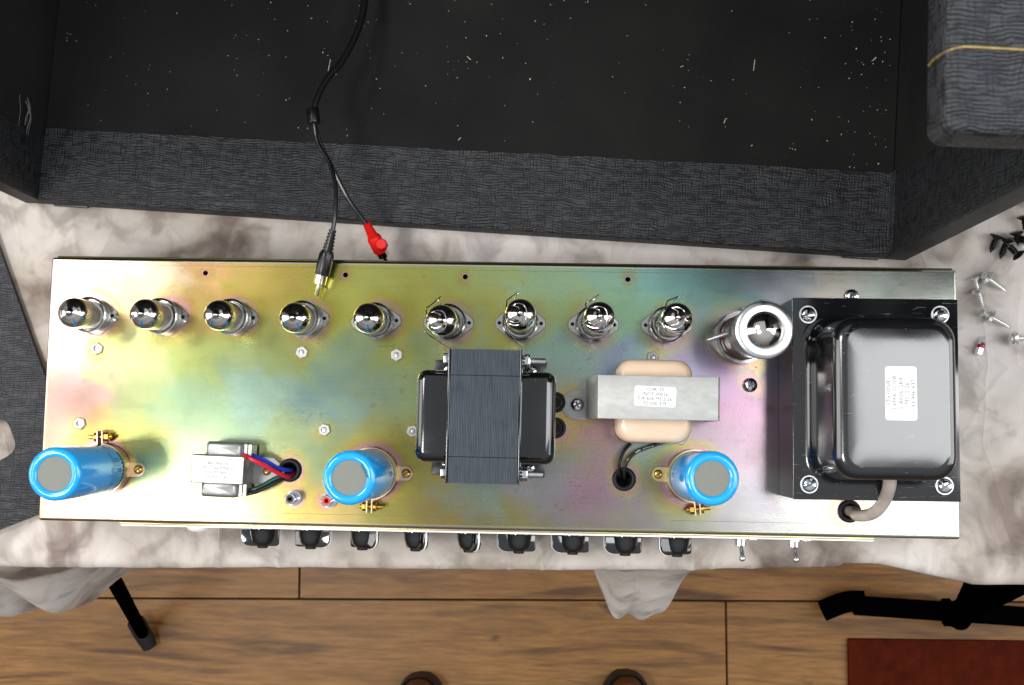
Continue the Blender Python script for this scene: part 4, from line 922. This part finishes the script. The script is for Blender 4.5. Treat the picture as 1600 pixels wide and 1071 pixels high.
# ------------------------------------------------------------------ audio cable
cb = thing('audio_cable', 'black two tailed phono cable with one black and one red plug', 'cable', tuple(P(490, 182, .02)))
zcab = .02
main = [P(573, -60, -.03), P(570, 0, -.025), P(560, 45, -.02), P(535, 95, -.012), P(510, 125, -.005), P(495, 155, .0), P(490, 175, .002)]
MB().tube([rel(cb, q) for q in main], lambda u: .0029 - .0006 * u, n=12).build('cord', blackw, cb)
a, b = P(488, 170, .002), P(491, 194, .003)
mb = MB(); mb.cyl(rel(cb, a), rel(cb, b), .0052, n=8); mb.build('cable_clip', blackplastic, cb, bev=.0012)
left = [P(491, 192, .003), P(497, 225, .004), P(515, 255, .008), P(524, 290, .014), P(524, 330, .018), P(520, 362, .018)]
right = [P(490, 192, .003), P(502, 228, .0), P(522, 268, -.006), P(545, 312, -.012), P(572, 350, -.018)]
MB().tube([rel(cb, q) for q in left], .0017, n=10).build('cord', blackw, cb)
MB().tube([rel(cb, q) for q in right], .0017, n=10).build('cord', blackw, cb)
def plug(pa, pb, m, lab, tipm):
    pa, pb = Vector(pa), Vector(pb); Lg = (pb - pa).length; q = (pb - pa).to_track_quat('Z', 'Y'); T = Matrix.Translation(rel(cb, pa)) @ q.to_matrix().to_4x4()
    mb = MB(); mb.T = T; prof = []
    n_ = 6
    for k in range(n_): z = Lg * .42 * k / n_; r = .0028 + .0014 * k / n_; prof += [(r, z), (r, z + Lg * .035), (r - .0006, z + Lg * .04), (r - .0006, z + Lg * .066)]
    prof += [(.0044, Lg * .42), (.0056, Lg * .50), (.0058, Lg * .88), (.0056, Lg * .90)]
    mb.lathe(prof, 28); pl = mb.build('plug', m, cb, label=lab)
    for k in range(4):
        mb = MB(); mb.T = T; 
    mb = MB(); mb.T = T; mb.lathe([(.0046, Lg * .90), (.0046, Lg * 1.08), (.0042, Lg * 1.09), (.0038, Lg * 1.09), (.0038, Lg * .95)], 28, cap1=False); mb.build('shell', tipm, pl)
    mb = MB(); mb.T = T; mb.lathe([(.0017, Lg * .92), (.0017, Lg * 1.30), (.0012, Lg * 1.34), (.0002, Lg * 1.35)], 20); mb.build('tip', tipm, pl)
    return pl
pbk = plug(P(520, 360, .018), P(501, 437, .009), blackplastic, 'black moulded plug with bare metal tip', M('silvery_gold', (235, 230, 205), .12, 1.))
# embossed ring of dots on the black plug's flat
prd = plug(P(572, 349, -.018), P(597, 396, -.040), redplug, 'red moulded plug hanging behind the chassis', chrome)
mb = MB(); q = P(596, 382, -.026); mb.T = Matrix.Translation(rel(cb, q)); mb.lathe([(.0046, -.005), (.0046, .001), (.0038, .002)], 8); mb.build('grip_pad', redplug, prd)

zsc = M('bright_zinc_screw', (228, 228, 226), .33, .75)
# ------------------------------------------------------------------ loose screws and the bit on the cloth
def wood_screw(a, b, m, lab, grp, headr=.0036, washer=None, r=.0017, headside=0):
    a, b = Vector(a), Vector(b); t = thing('wood_screw', lab, 'screw', tuple(a), group=grp); T = (b - a).to_track_quat('Z', 'Y').to_matrix().to_4x4(); Ls = (b - a).length
    mb = MB(); mb.T = T; mb.lathe([(.0001, -.0003), (headr * .8, -.0002), (headr, .0004), (headr * .9, .0010), (r, .0030)], 20); mb.build('head', m, t)
    mb = MB(); mb.T = T; prof = [(r, .0025)]; z = .004
    while z < Ls - .004:
        k = min(1, (Ls - z) / .0045); prof += [(r * .72 * k, z), (r * 1.2 * k, z + .0006), (r * .72 * k, z + .0010)]; z += .0014
    prof.append((.0001, Ls)); mb.lathe(prof, 14); mb.build('shank', m, t, ang=20)
    if washer: mb = MB(); mb.T = T; mb.loft([[(r_ * math.cos(2 * PI * i / 28), r_ * math.sin(2 * PI * i / 28), z_) for i in range(28)] for r_, z_ in ((.0022, washer), (.0040, washer - .0008), (.0058, washer + .0012), (.0061, washer + .0008), (.0042, washer - .0013), (.0022, washer - .0006), (.0022, washer))], False, False); mb.build('cup_washer', zsc, t)
    if not washer: mb = MB(); mb.T = T; mb.box(-headr * .5, headr * .5, -.0004, .0004, -.00035, 0); mb.box(-.0004, .0004, -headr * .5, headr * .5, -.00038, 0); mb.build('recess', darkslot, t)
    return t
G1 = 'loose silver screws on the cloth'; G2 = 'pile of black screws at the right edge'
zz = ZT
def S2(x1, y1, x2, y2, h1=.006, h2=.0025): return P(x1, y1, zz + h1), P(x2, y2, zz + h2)
wood_screw(*S2(1536, 430, 1572, 456), zsc, 'long silver screw pointing lower right, uppermost of the silver ones', G1, washer=.0035, r=.0020)
wood_screw(*S2(1523, 434, 1536, 482), zsc, 'silver screw upright through a cup washer, beside the chassis corner', G1, washer=.011, r=.0017)
wood_screw(*S2(1534, 488, 1578, 512), zsc, 'silver screw with cup washer, third down beside the chassis', G1, washer=.0075, r=.0018)
wood_screw(*S2(1578, 530, 1640, 526), zsc, 'silver screw cut off by the right edge, just below the others', G1, washer=.0035, r=.0019)
for (x1, y1, x2, y2, h1, h2, lab) in ((1558, 368, 1547, 396, .005, .002, 'black screw leftmost in the black pile, head up'), (1574, 374, 1562, 406, .005, .002, 'black screw second from left in the black pile, pointing down left'), (1592, 400, 1572, 380, .006, .008, 'black screw crossing the pile with its round head at lower right'), (1588, 363, 1591, 385, .007, .004, 'black screw at the top of the pile'), (1606, 376, 1582, 372, .004, .006, 'black screw lying level in the middle of the pile'), (1599, 338, 1604, 366, .006, .003, 'black screw apart above the pile at the photo edge')):
    wood_screw(P(x1, y1, zz + h1), P(x2, y2, zz + h2), blackscrew, lab, G2, headr=.0056, r=.0025)
a, b = P(1538, 526, zz + .0032), P(1528, 556, zz + .0032)
bit = thing('screwdriver_bit', 'small chrome screwdriver bit with a red band on the cloth', 'bit', tuple(a)); T = (b - a).to_track_quat('Z', 'Y').to_matrix().to_4x4()
mb = MB(); mb.T = T; mb.lathe([(.0006, 0), (.0014, .0015), (.0030, .006), (.0032, .0072)], 6); mb.build('bit_tip', chrome, bit)
mb = MB(); mb.T = T; mb.lathe([(.0031, .0072), (.0031, .0100)], 12); mb.build('colour_band', redband, bit)
mb = MB(); mb.T = T; mb.lathe([(.0032, .0100), (.0032, .0150)], 6); mb.build('hex_shank', chrome, bit)
